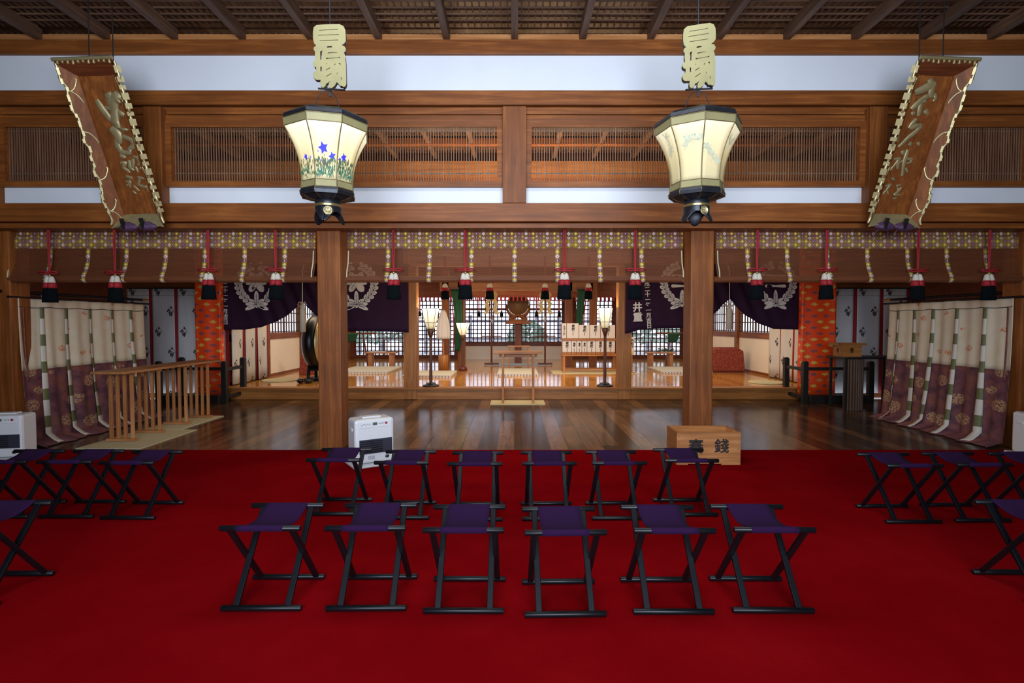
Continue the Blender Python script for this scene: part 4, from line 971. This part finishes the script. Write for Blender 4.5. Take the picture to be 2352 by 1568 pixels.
# ================================================================== PURPLE CREST DRAPES
def drape(pa, pb, prof, crests, lab, grp):
    Y = 10.50; t = thing('purple_crest_drape', lab, 'curtain', (Xp((pa+pb)/2, Y), Y, 0), 0, grp); cx = Xp((pa+pb)/2, Y); zt = 2.62
    bx = [Xp(p, Y)-cx for p, _ in prof]; bz = [Zp(q, Y) for _, q in prof]
    def bot(x):
        if x <= bx[0]: return bz[0]
        for i in range(len(bx)-1):
            if x <= bx[i+1]:
                f = (x-bx[i])/(bx[i+1]-bx[i]); return bz[i]+(bz[i+1]-bz[i])*f
        return bz[-1]
    x0, x1 = bx[0], bx[-1]; tie = min(range(len(bz)), key=lambda i: -bz[i]); tx = bx[tie]
    def dy(x, z): g = math.exp(-((x-tx)/.8)**2); return (.02*math.sin(x*4+.6))+g*.05*math.sin((x-tx)*22+z*9)*.6
    def fn(u, v):
        x = x0+(x1-x0)*u; b = bot(x); z = b+(zt-b)*v; return (x, dy(x, z), z)
    MB().sheet(fn, 120, 14, x1-x0, 1.5).build('cloth', M['drape'], t, None, 0, .004)
    MB().tube([(x0, .44, zt), (x0, .0, zt), (x1, .0, zt), (x1, .44, zt)], .02, 8).build('curtain_rod', M['blackwood'], t)
    for ci, (px, py, kind, r) in enumerate(crests):
        c = Xp(px, Y)-cx; cz = Zp(py, Y); b = MB(); vb = MB(); veins = []
        P = lambda u, w: (c+u, dy(c+u, cz+w)-.010, cz+w)
        def leaf(u, w, a, l, wd):
            ca, sa = math.cos(a), math.sin(a); pl = []
            for q, h in ((0, .25), (.12, .8), (.4, 1), (.7, .95), (.92, .55), (1, 0), (.92, -.55), (.7, -.95), (.4, -1), (.12, -.8), (0, -.25)): pl.append(P(u+ca*l*q-sa*wd*h, w+sa*l*q+ca*wd*h))
            b.add(pl, [tuple(range(len(pl)))]); veins.append((u, w, ca, sa, l, wd))
        for sd in (-1, 1):
            for k in range(10):
                a = -PI/2+sd*(.50+k*.25); rr = r*.86; u, w = rr*math.cos(a), rr*math.sin(a); ta = a+sd*PI/2
                leaf(u, w, ta+sd*.75, r*.27, r*.105); leaf(u, w, ta-sd*.75, r*.27, r*.105)
            leaf(0, -r*.98, -PI/2+sd*1.15, r*.62, r*.11); leaf(0, -r*.98, -PI/2+sd*1.62, r*.55, r*.12); leaf(0, -r*.98, -PI/2+sd*2.15, r*.45, r*.11)
        leaf(0, -r*.98, PI/2, r*.66, r*.12); b.add([P(-.02, -r*1.14), P(.02, -r*1.14), P(.02, -r*.95), P(-.02, -r*.95)], [(0,1,2,3)])
        if kind == 'bars':
            for h, w_ in ((-.14, .62), (.10, .52), (.34, .62)):
                pl = [P(r*w_*u*.85, r*(h+v*.075)) for u, v in ((-1,0),(-.93,.9),(-.75,1),(0,.6),(.75,1),(.93,.9),(1,0),(.93,-.9),(.75,-1),(0,-.6),(-.75,-1),(-.93,-.9))]; b.add(pl, [tuple(range(len(pl)))])
        else:
            for sd in (-1, 1):
                leaf(sd*r*.04, r*.05, -PI/2+sd*.62, r*.52, r*.17); leaf(sd*r*.04, r*.12, -PI/2+sd*1.35, r*.5, r*.10); leaf(sd*r*.04, r*.15, PI/2-sd*.6, r*.5, r*.15)
            leaf(0, -r*.1, PI/2, r*.6, r*.1)
        b.build('white_crest', M['crest'], t)
        for u, w, ca, sa, l, wd in veins[:-6 if kind != 'bars' else None]:
            Q = lambda q, h: (lambda p: (p[0], p[1]-.004, p[2]))(P(u+ca*l*q-sa*h, w+sa*l*q+ca*h))
            vb.add([Q(-.05, -.004), Q(.75, -.002), Q(.75, .002), Q(-.05, .004)], [(0,1,2,3)])
            for q, h in ((.25, .55), (.5, .6)):
                for e_ in (-1, 1): vb.add([Q(q, 0), Q(q+.03, 0), Q(q+.2, e_*wd*h), Q(q+.18, e_*wd*h)], [(0,1,2,3)])
            pl = [(0, .25), (.12, .8), (.4, 1), (.7, .95), (.92, .55), (1, 0), (.92, -.55), (.7, -.95), (.4, -1), (.12, -.8), (0, -.25)]
            for i in range(len(pl)-1):
                (q0, h0), (q1, h1) = pl[i], pl[i+1]; vb.add([Q(q0, h0*wd), Q(q1, h1*wd), Q(q1*1.0, h1*wd*.88), Q(q0, h0*wd*.88)], [(0,1,2,3)])
        vb.build('crest_lines', M['drape'], t)
    return t, cx, Y, dy
grp = 'purple drapes across the sanctuary'
t, cx, Y, dy = drape(510, 938, [(511,757),(560,757),(600,751),(640,737),(670,718),(685,702),(695,690),(706,704),(722,722),(745,740),(775,755),(800,760),(870,761),(938,763)],
    [(590, 652, 'swirl', .40), (820, 652, 'swirl', .40)], 'deep purple drape with white wreath crests, tied up beside the drum', grp)
text_mesh('lettering', list('成二十一年一月吉日'), .105, M['crest'], t, FR(Xp(521, Y)-cx, -.045, Zp(692, Y)), .001, .002, .96)
t, cx, Y, dy = drape(1430, 1836, [(1436,766),(1448,764),(1470,757),(1520,754),(1570,753),(1600,748),(1630,732),(1655,706),(1675,686),(1692,704),(1712,724),(1740,742),(1775,755),(1836,757)],
    [(1565, 650, 'bars', .40), (1779, 650, 'bars', .40)], 'deep purple drape with white lettering and wreath crests, tied up above red chest', grp)
text_mesh('lettering', list('平成二十一年一月吉日'), .105, M['crest'], t, FR(Xp(1487, Y)-cx, -.035, Zp(695, Y))@Matrix.Rotation(.06, 4, 'Z'), .001, .002, .96)
text_mesh('lettering', list('井重'), .185, M['crest'], t, FR(Xp(1463.5, Y)-cx, -.035, Zp(718, Y))@Matrix.Rotation(.04, 4, 'Z'), .001, .006, 1.05)
for i, (px, l, pb) in enumerate(((695, 'white cord and long white tassel tying up the drape beside the drum', 762), (1675, 'white cord and long white tassel tying up the drape above the red chest', 757))):
    Y = 10.38; t = thing('white_tie_tassel', l, 'tassel', (Xp(px, Y), Y, 0), 0, 'white drape ties')
    zk = Zp(697, Y); MB().tube([(0, .11, 2.62), (0, .03, 2.5), (.0, 0, zk)], .009, 8).build('cord', M['wht_cloth'], t)
    b = MB()
    for s in (-1, 1): b.tube([(0, 0, zk), (s*.05, -.02, zk+.03), (s*.085, -.01, zk-.02), (s*.045, -.01, zk-.06), (0, 0, zk-.01)], .010, 8)
    b.build('knot', M['wht_cloth'], t)
    b = MB(); b.lathe([(.015, zk-.02), (.045, zk-.09), (.052, zk-.13), (.056, Zp(pb, Y))], n=18); b.build('skirt', M['wht_cloth'], t)
# ================================================================== INSIDE THE SANCTUARY
def std_lamp(px, Y, ytop, ybot, w0, w1, yn, base, lab, big=True):
    x = Xp(px, Y); t = thing('standing_lamp', lab, 'lamp', (x, Y, FZ), 0, 'lit standing lamps')
    zt, zb, zn = Zp(ytop, Y)-FZ, Zp(ybot, Y)-FZ, Zp(yn, Y)-FZ; k = Y/FPX; r0, r1 = w0*k/2, w1*k/2
    b = MB(); 
    def fn(u, v):
        a = 2*PI*u; r = r1+(r0-r1)*(v**.8); return (r*math.cos(a), r*math.sin(a), zb+(zt-zb)*v)
    b.sheet(fn, 32, 8); sh = b.build('lamp_shade', M['lamp_shade'], t, None, 0, .002)
    b = MB(); n = 6
    for q in range(n): a = 2*PI*(q+.25)/n; b.tube([((r1+(r0-r1)*(v**.8)+.003)*math.cos(a), (r1+(r0-r1)*(v**.8)+.003)*math.sin(a), zb+(zt-zb)*v) for v in (0, .25, .5, .75, 1)], .0045, 6)
    for v in ((0, .3, 1) if big else (0, 1)): r = r1+(r0-r1)*(v**.8)+.003; b.tube([(r*math.cos(2*PI*q/32), r*math.sin(2*PI*q/32), zb+(zt-zb)*v) for q in range(33)], .004, 6)
    b.build('shade_frame', M['blackwood'], sh)
    b = MB(); b.lathe([(r1+.008, zb), (r1*.75, zb-(zb-zn)*.5), (.028*(1 if big else .9), zn)], n=16); b.build('socket', M['lampwood'], t)
    b = MB(); b.tube([(0, 0, .05), (0, 0, zn)], [.034, .028], 12); b.build('pole', M['lampwood'], t)
    b = MB(); b.lathe([(base, 0), (base, .02), (base*.92, .032), (base*.62, .036), (base*.6, .06), (base*.5, .07), (.035, .085), (.03, .12)] if big else [(base, 0), (base*.95, .05), (base*.7, .11), (.05, .13)], n=32); b.build('base', M['patina' if big else 'chestred'], t)
    l = bpy.data.lights.new('lamp_bulb', 'POINT'); l.energy = 9 if big else 5; l.color = (1, .80, .50); l.shadow_soft_size = .04
    o = bpy.data.objects.new('lamp_bulb', l); C.objects.link(o); o.parent = t; o.location = (0, 0, zt-.02)
M['lamp_shade'] = m_shade('lit_lamp_paper', .55, ((.95, .78, .45), (1.0, .88, .62), (1.0, .95, .80))); M['lampwood'] = wood('dark_brown_lampwood', (.10, .035, .018), (.17, .07, .035), 'z', .4)
M['chestred'] = plain('dark_red_lacquer', (.12, .014, .012), .4, 0, .2)
std_lamp(989, 10.88, 708, 755, 39, 17, 776, .165, 'tall lit standing lamp on the platform edge beside the white streamer wand')
std_lamp(1390, 10.88, 707, 753, 33, 16, 772, .165, 'tall lit standing lamp on the platform edge in front of the wrapped boxes')
std_lamp(1063, 14.6, 741, 770, 32, 11, 782, .12, 'smaller lit standing lamp farther back below the green drape', False)
def box_thing(name, lab, cat, x0, x1, y0, y1, z0, z1, mat, group=None, bev=.004):
    b = MB(); b.b6(x0, x1, y0, y1, z0, z1); return tag(b.build(name, M[mat], None, None, bev), lab, cat, group)
def tatami(x0, x1, y0, y1, lab):
    t = thing('bordered_mat', lab, 'mat', ((x0+x1)/2, (y0+y1)/2, FZ), 0, 'white bordered mats'); w, d = (x1-x0)/2, (y1-y0)/2
    MB().b6(-w, w, -d, d, .002, .055).build('straw_top', M['tatami'], t, None, .004)
    MB().sheet(lambda u, v: (-w+2*w*u, -d-.005, .002+.056*v), 1, 1, 2*w, .056, False).build('patterned_border', M['matedge'], t, None, 0, .004)
    MB().sheet(lambda u, v: (-w+2*w*u, -d+.09*v, .058), 1, 1, 2*w, .09, False).build('patterned_border', M['matedge'], t, None, 0, .003)
tatami(-4.5, -3.17, 13.6, 15.3, 'mat with patterned border in front of the small papered table, drum side')
tatami(-2.62, -1.47, 12.6, 13.9, 'mat with patterned border behind the tall lamp with streamer wand')
tatami(-.42, .57, 13.0, 14.6, 'mat with patterned border in the middle of the sanctuary')
tatami(3.70, 5.0, 13.7, 15.2, 'mat with patterned border by the leafy branch table')
def low_table(x, y, w, d, h, lw, lab, mat='pale', slabs=True, grp='low sanctuary tables'):
    t = thing('low_table', lab, 'table', (x, y, FZ), 0, grp)
    MB().b6(-w, w, -d, d, h-.03, h).build('top', M[mat+'_x'], t, None, .004)
    for s in (-1, 1):
        if slabs: MB().b6(s*(w-.14)-lw, s*(w-.14)+lw, -d*.7, d*.7, 0, h-.03).build('leg', M[mat+'_z'], t, None, .003)
        else:
            for q in (-1, 1): MB().b6(s*(w-.05)-lw, s*(w-.05)+lw, q*(d-.05)-lw, q*(d-.05)+lw, 0, h-.03).build('leg', M[mat+'_z'], t, None, .002)
    return t
low_table(-3.82, 15.6, .44, .22, Zp(809, 15.4)-FZ, .05, 'low papered table on slab legs behind the bordered mat, drum side')
b = MB(); b.b6(-4.20, -3.72, 15.42, 15.78, Zp(809, 15.4), Zp(809, 15.4)+.012); tag(b.build('white_paper_sheet', M['paper']), 'white paper sheet spread on the low table, drum side', 'paper')
low_table(4.15, 15.5, .42, .22, Zp(809, 15.4)-FZ, .05, 'low table on slab legs carrying a leafy branch, red chest side')
t = thing('leafy_branch', 'green leafy branch lying on the low table, red chest side', 'branch', (4.25, 15.5, Zp(809, 15.4)))
b = MB(); b.tube([(-.2, 0, .02), (.25, .02, .05)], .012, 6); b.build('stem', M['lampwood'], t)
b = MB(); rr = random.Random(2)
for k in range(70):
    x, y, z = rr.uniform(-.2, .26), rr.uniform(-.1, .1), rr.uniform(.02, .10); a = rr.uniform(0, 6.3); c, s_ = math.cos(a)*.04, math.sin(a)*.04
    b.add([(x, y, z), (x+c-s_*.4, y+.01, z+.02+s_*.3), (x+c*2, y, z+.01+s_*.5), (x+c+s_*.4, y-.01, z-.01+s_*.3)], [(0,1,2,3)])
b.build('leaves', plain('dark_green_leaf', (.02, .07, .03), .4, 0, .3, 30), t)
# wrapped boxes on their table
TY = 13.75; TZ = Zp(816, TY)
t = low_table((Xp(1291, TY)+Xp(1424, TY))/2, TY+.28, (Xp(1424, TY)-Xp(1291, TY))/2, .28, TZ-FZ, .03, 'pale wooden table carrying two tiers of white wrapped boxes', slabs=False, grp=None); t.location.z += .013
for s in (-1, 1): MB().b6(-.66, .66, s*.20-.02, s*.20+.02, .05, .09).build('stretcher', M['pale_x'], t)
b = MB(); b.b6(Xp(1270, 13.6), Xp(1466, 13.6), 13.55, 14.5, FZ, FZ+.012); tag(b.build('straw_mat', M['straw'], None, None, .003), 'large straw mat under the table of wrapped boxes', 'mat')
z2 = Zp(782, TY)
row1 = [1290.5, 1302, 1330, 1355, 1380, 1414]; row2 = [1292, 1313, 1325.5, 1337, 1349, 1369, 1390, 1414]
o = box_thing('shelf_board', 'reddish board between the two tiers of wrapped boxes', 'board', Xp(1291, TY), Xp(1416, TY), TY+.02, TY+.40, z2, z2+.05, 'gold_x')
def offering(xa, xb, z0, z1, chars, lab, grp, red=True):
    t = thing('wrapped_offering_box', lab, 'box', ((xa+xb)/2, TY+.05, z0), 0, grp); w = (xb-xa)/2-.004; h = z1-z0
    MB().b6(-w, w, 0, .30, 0, h-.01).build('box', M['gold_z'], t, None, .004)
    MB().b6(-w+.002, w-.002, -.008, 0, .07 if red else .01, h).build('paper_wrap', M['paper'], t)
    n = len(chars); s_ = min(.085, w*.9)
    text_mesh('lettering', list(chars), s_, M['ink'], t, FR(w*.1, -.010, h*(.70 if n < 3 else .52)), .001, .002, .9)
    if n < 3: MB().b6(w*.05-.006, w*.05+.006, -.0105, -.008, .08, h*.45).build('brush_line', M['ink'], t)
lab1 = ['narrow white placard with a tall column of writing, on the upper tier of offerings', 'white wrapped box with black bracket ornament, upper tier next to the narrow placard', 'white wrapped box with small writing in the middle of the upper tier', 'white wrapped box on the upper tier, just before the lamp shade', 'white wrapped box on the upper tier, partly behind the lamp shade']
for i in range(5): offering(Xp(row1[i], TY), Xp(row1[i+1], TY), z2+.05, Zp(742 if i < 2 else 746, TY), 'おみくじ札' if i == 0 else '奉献', lab1[i], 'upper tier of wrapped boxes', False)
lab2 = ['white wrapped box at the open end of the lower tier', 'narrow white wrapped box second along the lower tier', 'narrow white wrapped box third along the lower tier', 'narrow white wrapped box fourth along the lower tier', 'wide white wrapped box fifth along the lower tier', 'white wrapped box on the lower tier touching the lamp pole', 'white wrapped box on the lower tier beyond the lamp pole']
for i in range(7): offering(Xp(row2[i], TY), Xp(row2[i+1], TY), TZ+.0135, z2, '奉献', lab2[i], 'lower tier of wrapped boxes')
t = thing('paper_strip_sign', 'narrow white and yellow paper strip sign beside the lettered drape', 'sign', (Xp(1452, 13.7), 13.68, FZ+.013))
b = MB(); b.b6(-.055, .055, 0, .01, Zp(815, 13.7)-FZ, Zp(775, 13.7)-FZ); b.build('paper', M['paper'], t)
b = MB(); b.b6(-.055, .055, -.002, 0, Zp(815, 13.7)-FZ, Zp(807, 13.7)-FZ); b.build('yellow_end', M['paper_gold'], t)
text_mesh('lettering', list('奉献酒'), .075, M['ink'], t, FR(0, -.003, Zp(790, 13.7)-FZ), .001, .001, .95)
b = MB(); b.b6(-.012, .012, .01, .03, 0, Zp(780, 13.7)-FZ); b.b6(-.08, .08, -.06, .1, 0, .02); b.build('stand', M['pale_z'], t)
# front table on the lower floor
t = thing('prayer_table', 'pale narrow wooden table standing before the sanctuary step', 'table', (Xp(1190, 10.2), 10.22, .012)); w = 55*10.2/FPX
MB().b6(-w, w, -.17, .17, Zp(812, 10.1)-.02, Zp(808, 10.1)).build('top', M['pale_x'], t, None, .004)
for s in (-1, 1):
    for y in (-.13, .13): MB().b6(s*.283-.02, s*.283+.02, y-.02, y+.02, 0, Zp(812, 10.1)-.02).build('leg', M['pale_z'], t, None, .002)
    MB().b6(s*.283-.025, s*.283+.025, -.16, .16, Zp(815, 10.1)-.03, Zp(812, 10.1)-.02).build('bracket', M['pale_y'], t)
MB().b6(-.36, .36, -.02, .02, Zp(816, 10.1)-.05, Zp(812, 10.1)-.02).build('apron', M['pale_x'], t)
b = MB(); b.b6(Xp(1126, 10.1), Xp(1252, 10.1), 9.93, 10.54, 0, .012); tag(b.build('straw_mat', M['straw'], None, None, .003), 'straw mat under the prayer table before the step', 'mat')
low_table(Xp(1191.5, 15.6), 15.6, .32, .16, .62, .02, 'small table behind the middle bordered mat', slabs=False)
box_thing('blue_cloth_runner', 'long pale blue cloth runner under the paper streamer poles', 'runner', Xp(1118, 16.8), Xp(1262, 16.8), 16.2, 17.0, FZ, FZ+.014, 'grn_cloth')
bpy.data.objects['blue_cloth_runner'].data.materials[0] = plain('pale_blue_felt', (.26, .34, .44), .9, 0, .1)
# mirror stand
MY = 17.3; t = thing('mirror_stand', 'round mirror on a carved wooden stand in the middle of the rear window', 'mirror', (Xp(1190, MY), MY, FZ)); zz = lambda p: Zp(p, MY)-FZ
MB().b6(-.11, .11, -.1, .1, 0, zz(744)).build('pedestal', M['red_z'], t, None, .01)
MB().b6(-.39, .39, -.2, .2, zz(744), zz(737)).build('shelf', M['beam_x'], t, None, .01)
MB().b6(-.25, .25, -.16, .16, zz(737), zz(733)).build('foot', M['beam_x'], t, None, .01)
b = MB()
for k in range(9):
    q = (k-4)/4; b.lathe([(.0, -.06), (.05, -.035), (.065, 0), (.05, .035), (0, .06)], (q*.24, 0, zz(727)+.04*math.cos(q*3)-.03*abs(q)), 12)
for s in (-1, 1): b.tube([(s*.1, 0, zz(728)), (s*.26, 0, zz(722)), (s*.34, 0, zz(712)), (s*.36, 0, zz(700)), (s*.30, 0, zz(704))], [.05, .05, .04, .03, .015], 8)
b.build('carved_cloud', M['beam_x'], t)
b = MB(); rm = Matrix.Rotation(PI/2, 3, 'X'); b.lathe([(.345, -.02), (.35, 0), (.345, .02)], (0, 0, zz(699)), 48, rm); mr = b.build('mirror_disc', plain('dull_mirror', (.22, .12, .05), .5, .2, .1), t)
b = MB(); b.tube([(.345*math.cos(a), -.01, zz(699)+.345*math.sin(a)) for a in [2*PI*k/48 for k in range(49)]], .014, 6); b.build('rim', M['steel'], mr)
# paper streamers (gohei)
for px, l in ((1129, 'gilt and white zigzag paper streamers on a tall pole, small lamp side of the mirror'), (1252, 'gilt and white zigzag paper streamers on a tall pole, wrapped box side of the mirror')):
    GY = 16.5; t = thing('paper_streamer_pole', l, 'streamer', (Xp(px, GY), GY, FZ+.0145), 0, 'paper streamer poles'); zz = lambda p: Zp(p, GY)-FZ
    MB().tube([(0, 0, 0), (0, 0, zz(672))], .028, 8).build('pole', M['red_z'], t)
    b = MB(); b.b6(-.22, .22, -.03, .03, 0, .05); b.b6(-.03, .03, -.2, .2, 0, .05); b.build('foot', M['red_x'], t)
    b = MB(); b.tube([(-.32, 0, zz(773)), (.32, 0, zz(773))], .018, 6); b.build('cross_rail', M['red_x'], t)
    for s in (-1, 1):
        b = MB(); x = s*.06; z = zz(668)
        for k in range(5):
            dx = s*(.085 if k % 2 == 0 else -.07); hh = .15
            b.add([(x-.055, -.04-k*.004, z), (x+.055, -.04-k*.004, z+.03), (x+dx+.055, -.04-k*.004, z-hh), (x+dx-.055, -.04-k*.004, z-hh-.03)], [(0,3,2,1)]); x += dx; z -= hh*.92
        b.build('zigzag_paper', M['paper_gold'], t, None, 0, .004)
    b = MB(); rr = random.Random(px)
    for k in range(14): a = rr.uniform(0, 2*PI); r = rr.uniform(.04, .12); b.bar((0, -.03, zz(738)), (r*math.cos(a), -.05, zz(736)+r*math.sin(a)), .018, .006)
    b.build('paper_knot', M['paper'], t)
# streamer wand in tub
t = thing('streamer_wand', 'long white paper streamers on a wand standing in a tub beside the lamp', 'wand', (Xp(1017, 14.3), 14.4, FZ)); zz = lambda p: Zp(p, 14.3)-FZ
b = MB(); b.tube([(0, 0, 0), (0, 0, zz(712))], .02, 8); b.build('wand', M['pale_z'], t)
def ws(u, v): a = 2*PI*u; r = (.05+.125*math.sin(min(1, v*1.25)*PI/2))*(1+.06*math.sin(a*11)); return (r*math.cos(a), r*.7*math.sin(a), zz(712)-(zz(712)-zz(778))*v)
MB().sheet(ws, 66, 10).build('paper_streamers', M['paper'], t, None, 0, .004)
b = MB(); b.lathe([(.13, 0), (.13, zz(816)), (.11, zz(815)), (.11, .05)], n=24); b.build('tub', M['gold_z'], t)
# green drapes
for i, (px, w, l) in enumerate(((1048, .15, 'narrow green drape with red edge hanging beside the small lamp'), (1337, .12, 'narrow green drape with red edge hanging above the wrapped boxes'))):
    GY = 15.2; t = thing('green_drape', l, 'curtain', (Xp(px, GY), GY, 0), 0, 'green drapes'); zt2 = Zp(664, GY); zb2 = Zp(806, GY); sg = -1 if i == 0 else 1
    f = lambda v: sg*-.06*math.sin(v*PI)*1.0+sg*-.02*v
    MB().sheet(lambda u, v: (f(v)+(u-.5)*2*w*(1-.45*v), .012*math.sin(u*14), zt2+(zb2-zt2)*v), 12, 20).build('silk', M['grn_cloth'], t, None, 0, .004)
    MB().sheet(lambda u, v: (f(v)+sg*(w*(1-.45*v)+.01+.03*u), -.01, zt2+(zb2-zt2)*v), 1, 20).build('red_edge', M['red_cloth'], t, None, 0, .004)
    MB().b6(-w-.03, w+.03, -.03, .1, zt2, zt2+.05).build('hanging_bar', M['lampwood'], t)
# drum, red cover, clogs, round mats, chest
t = thing('big_drum', 'large black and gold drum on a stand, half hidden behind the flowered lantern pillar', 'drum', (Xp(731, 12.1), 12.1, FZ)); dz = Zp(785, 12.1)-FZ; rm = Matrix.Rotation(math.radians(-3), 3, 'Z') @ Matrix.Rotation(PI/2, 3, 'Y')
b = MB(); b.lathe([(.54, -.13), (.60, -.07), (.62, 0), (.60, .07), (.54, .13)], (0, 0, dz), 40, rm); b.build('barrel', M['black'], t)
for s in (-1, 1):
    b = MB(); b.lathe([(.55, s*.13), (.56, s*.145), (.02, s*.15)], (0, 0, dz), 40, rm); b.build('drum_head', M['gilt' if s > 0 else 'paper'], t)
b = MB()
for k in range(36): a = 2*PI*k/36; c = rm @ Vector((.515*math.cos(a), .515*math.sin(a), .15)); b.lathe([(.012, -.01), (.012, .01)], (c.x, c.y, c.z+dz), 8)
b.build('studs', M['brass'], t)
for s in (-1, 1):
    MB().tube([(s*.15, -.25, 0), (s*.14, -.2, dz-.5), (s*.10, -.1, dz-.58)], .04, 8).build('leg', M['black'], t); MB().tube([(s*.15, .25, 0), (s*.14, .2, dz-.5), (s*.10, .1, dz-.58)], .04, 8).build('leg', M['black'], t)
b = MB(); b.box((0, 0, .03), (.42, .62, .06)); b.box((0, 0, dz-.60), (.26, .5, .05)); b.build('stay', M['black'], t)
t = thing('patterned_box_cover', 'red patterned cloth covered box against the wall below the white tie, drum side', 'box', (Xp(704, 13.4), 13.4, FZ))
MB().box((0, 0, .25), (.30, .3, .50), None, .78).build('cover', M['basket'], t, None, .02)
MB().box((0, 0, .51), (.18, .2, .03)).build('lid', M['gold_x'], t)
for i, (px, l) in enumerate(((688, 'black lacquered clog on the platform edge, nearer the curtain'), (708, 'black lacquered clog on the platform edge, nearer the pillar'))):
    t = thing('lacquered_clog', l, 'shoe', (Xp(px, 11.45), 11.45, FZ), .3-.5*i, 'black clogs')
    b = MB()
    def sh(u, v):
        a = 2*PI*u; q = v*2-1; r = math.sqrt(max(0, 1-q*q)); return (.075*r*math.cos(a)*(1+.15*q), .13*q, max(0, .05+.05*r*math.sin(a)+.02*q*0))
    b.sheet(sh, 20, 12); b.build('shoe_body', M['black'], t)
    b = MB(); b.lathe([(.052, 0), (.05, .012), (.04, .012)], (0, .05, .095), 20, sy=1.3); b.build('rim', M['steel' if i == 0 else 'black'], t)
for i, (px, Y, l) in enumerate(((640, 12.0, 'round straw mat at the foot of the wainscot, drum side'), (1762, 11.55, 'round straw mat on the platform, black fence side'))):
    b = MB(); b.lathe([(.36, 0), (.37, .01), (.36, .022), (.0, .024)], n=40, smooth=False); o = b.build('round_straw_mat', M['straw'], None, (Xp(px, Y), Y, FZ)); tag(o, l, 'mat', 'round straw mats')
t = thing('red_chest', 'red patterned chest with sloping sides against the wainscot, below the white tie', 'chest', (5.48, 14.15, FZ))
MB().box((0, 0, .30), (.86, .5, .52), None, .90).build('body', M['basket'], t, None, .02)
MB().box((0, 0, .60), (.74, .42, .08), None, .7).build('lid', M['basket'], t, None, .02)
MB().box((0, 0, .02), (.80, .46, .04)).build('foot', M['chestred'], t)
# racks with green cloth by the side lattices
for s, px in ((-1, 818), (1, 1556)):
    t = thing('leaning_rack', 'small wooden rack with green cloth, seen below %s' % ('the crest drape by the bellflower lantern' if s < 0 else 'the lettered drape by the pine lantern'), 'rack', (Xp(px, 16.2), 16.2, FZ), 0, 'racks with green cloth')
    for q in (-1, 1):
        MB().bar((q*.34, 0, 0), (q*.20, 0, .98), .04, .04).build('leg', M['red_z'], t)
    MB().b6(-.6 if s > 0 else -.4, .4 if s > 0 else .6, -.03, .03, .95, .99).build('rail', M['beam_x'], t)
    MB().sheet(lambda u, v: (-.28+.36*u*(1-.3*v), -.04, .97-.26*v), 8, 6).build('cloth', M['grn_cloth'], t, None, 0, .004)
# garden seen through the lattice
def bush(x, y, r, lab):
    t = thing('garden_bush', lab, 'bush', (x, y, 0), 0, 'garden bushes behind the lattice'); rr = random.Random(int(x*10)); b = MB()
    for k in range(420):
        a = rr.uniform(0, 2*PI); c = rr.uniform(-.3, 1); q = math.sqrt(max(0, 1-c*c))*r*rr.uniform(.8, 1.05); px_, py_, pz = q*math.cos(a), q*math.sin(a), .5+r*.9*(c+.4)
        d = Vector((rr.uniform(-1, 1), rr.uniform(-1, 1), rr.uniform(-1, 1))).normalized()*.14; e = d.cross(Vector((rr.uniform(-1, 1), 1, rr.uniform(-1, 1)))).normalized()*.08; p = Vector((px_, py_, pz))
        b.add([tuple(p-d), tuple(p+e), tuple(p+d), tuple(p-e)], [(0,1,2,3)])
    b.build('foliage', M['leafg'], t); MB().tube([(0, 0, 0), (0, 0, .8)], .06, 8).build('stem', M['lampwood'], t)
M['leafg'] = plain('garden_leaf', (.45, .62, .50), .6, 0, .4, 6)
bush(.55, 24.5, .85, 'pale green garden bush seen through the lattice beside the mirror'); bush(-6.0, 25, 1.3, 'garden bush seen through the lattice, drum side'); bush(6.3, 25, 1.3, 'garden bush seen through the lattice, red chest side')
t = thing('garden_fence', 'grey post fence outside seen through the rear lattice', 'fence', (0, 27, 0))
for k in range(-9, 10): MB().b6(k*1.1-.09, k*1.1+.09, -.08, .08, 0, 1.9 if k % 3 else 2.6).build('post', M['stone'] if 'stone' in M else M.setdefault('stone', plain('grey_stone', (.36, .38, .44), .9)), t)
for z in (.7, 1.6): MB().b6(-10, 10, -.04, .04, z-.07, z+.07).build('rail', M['stone'], t)
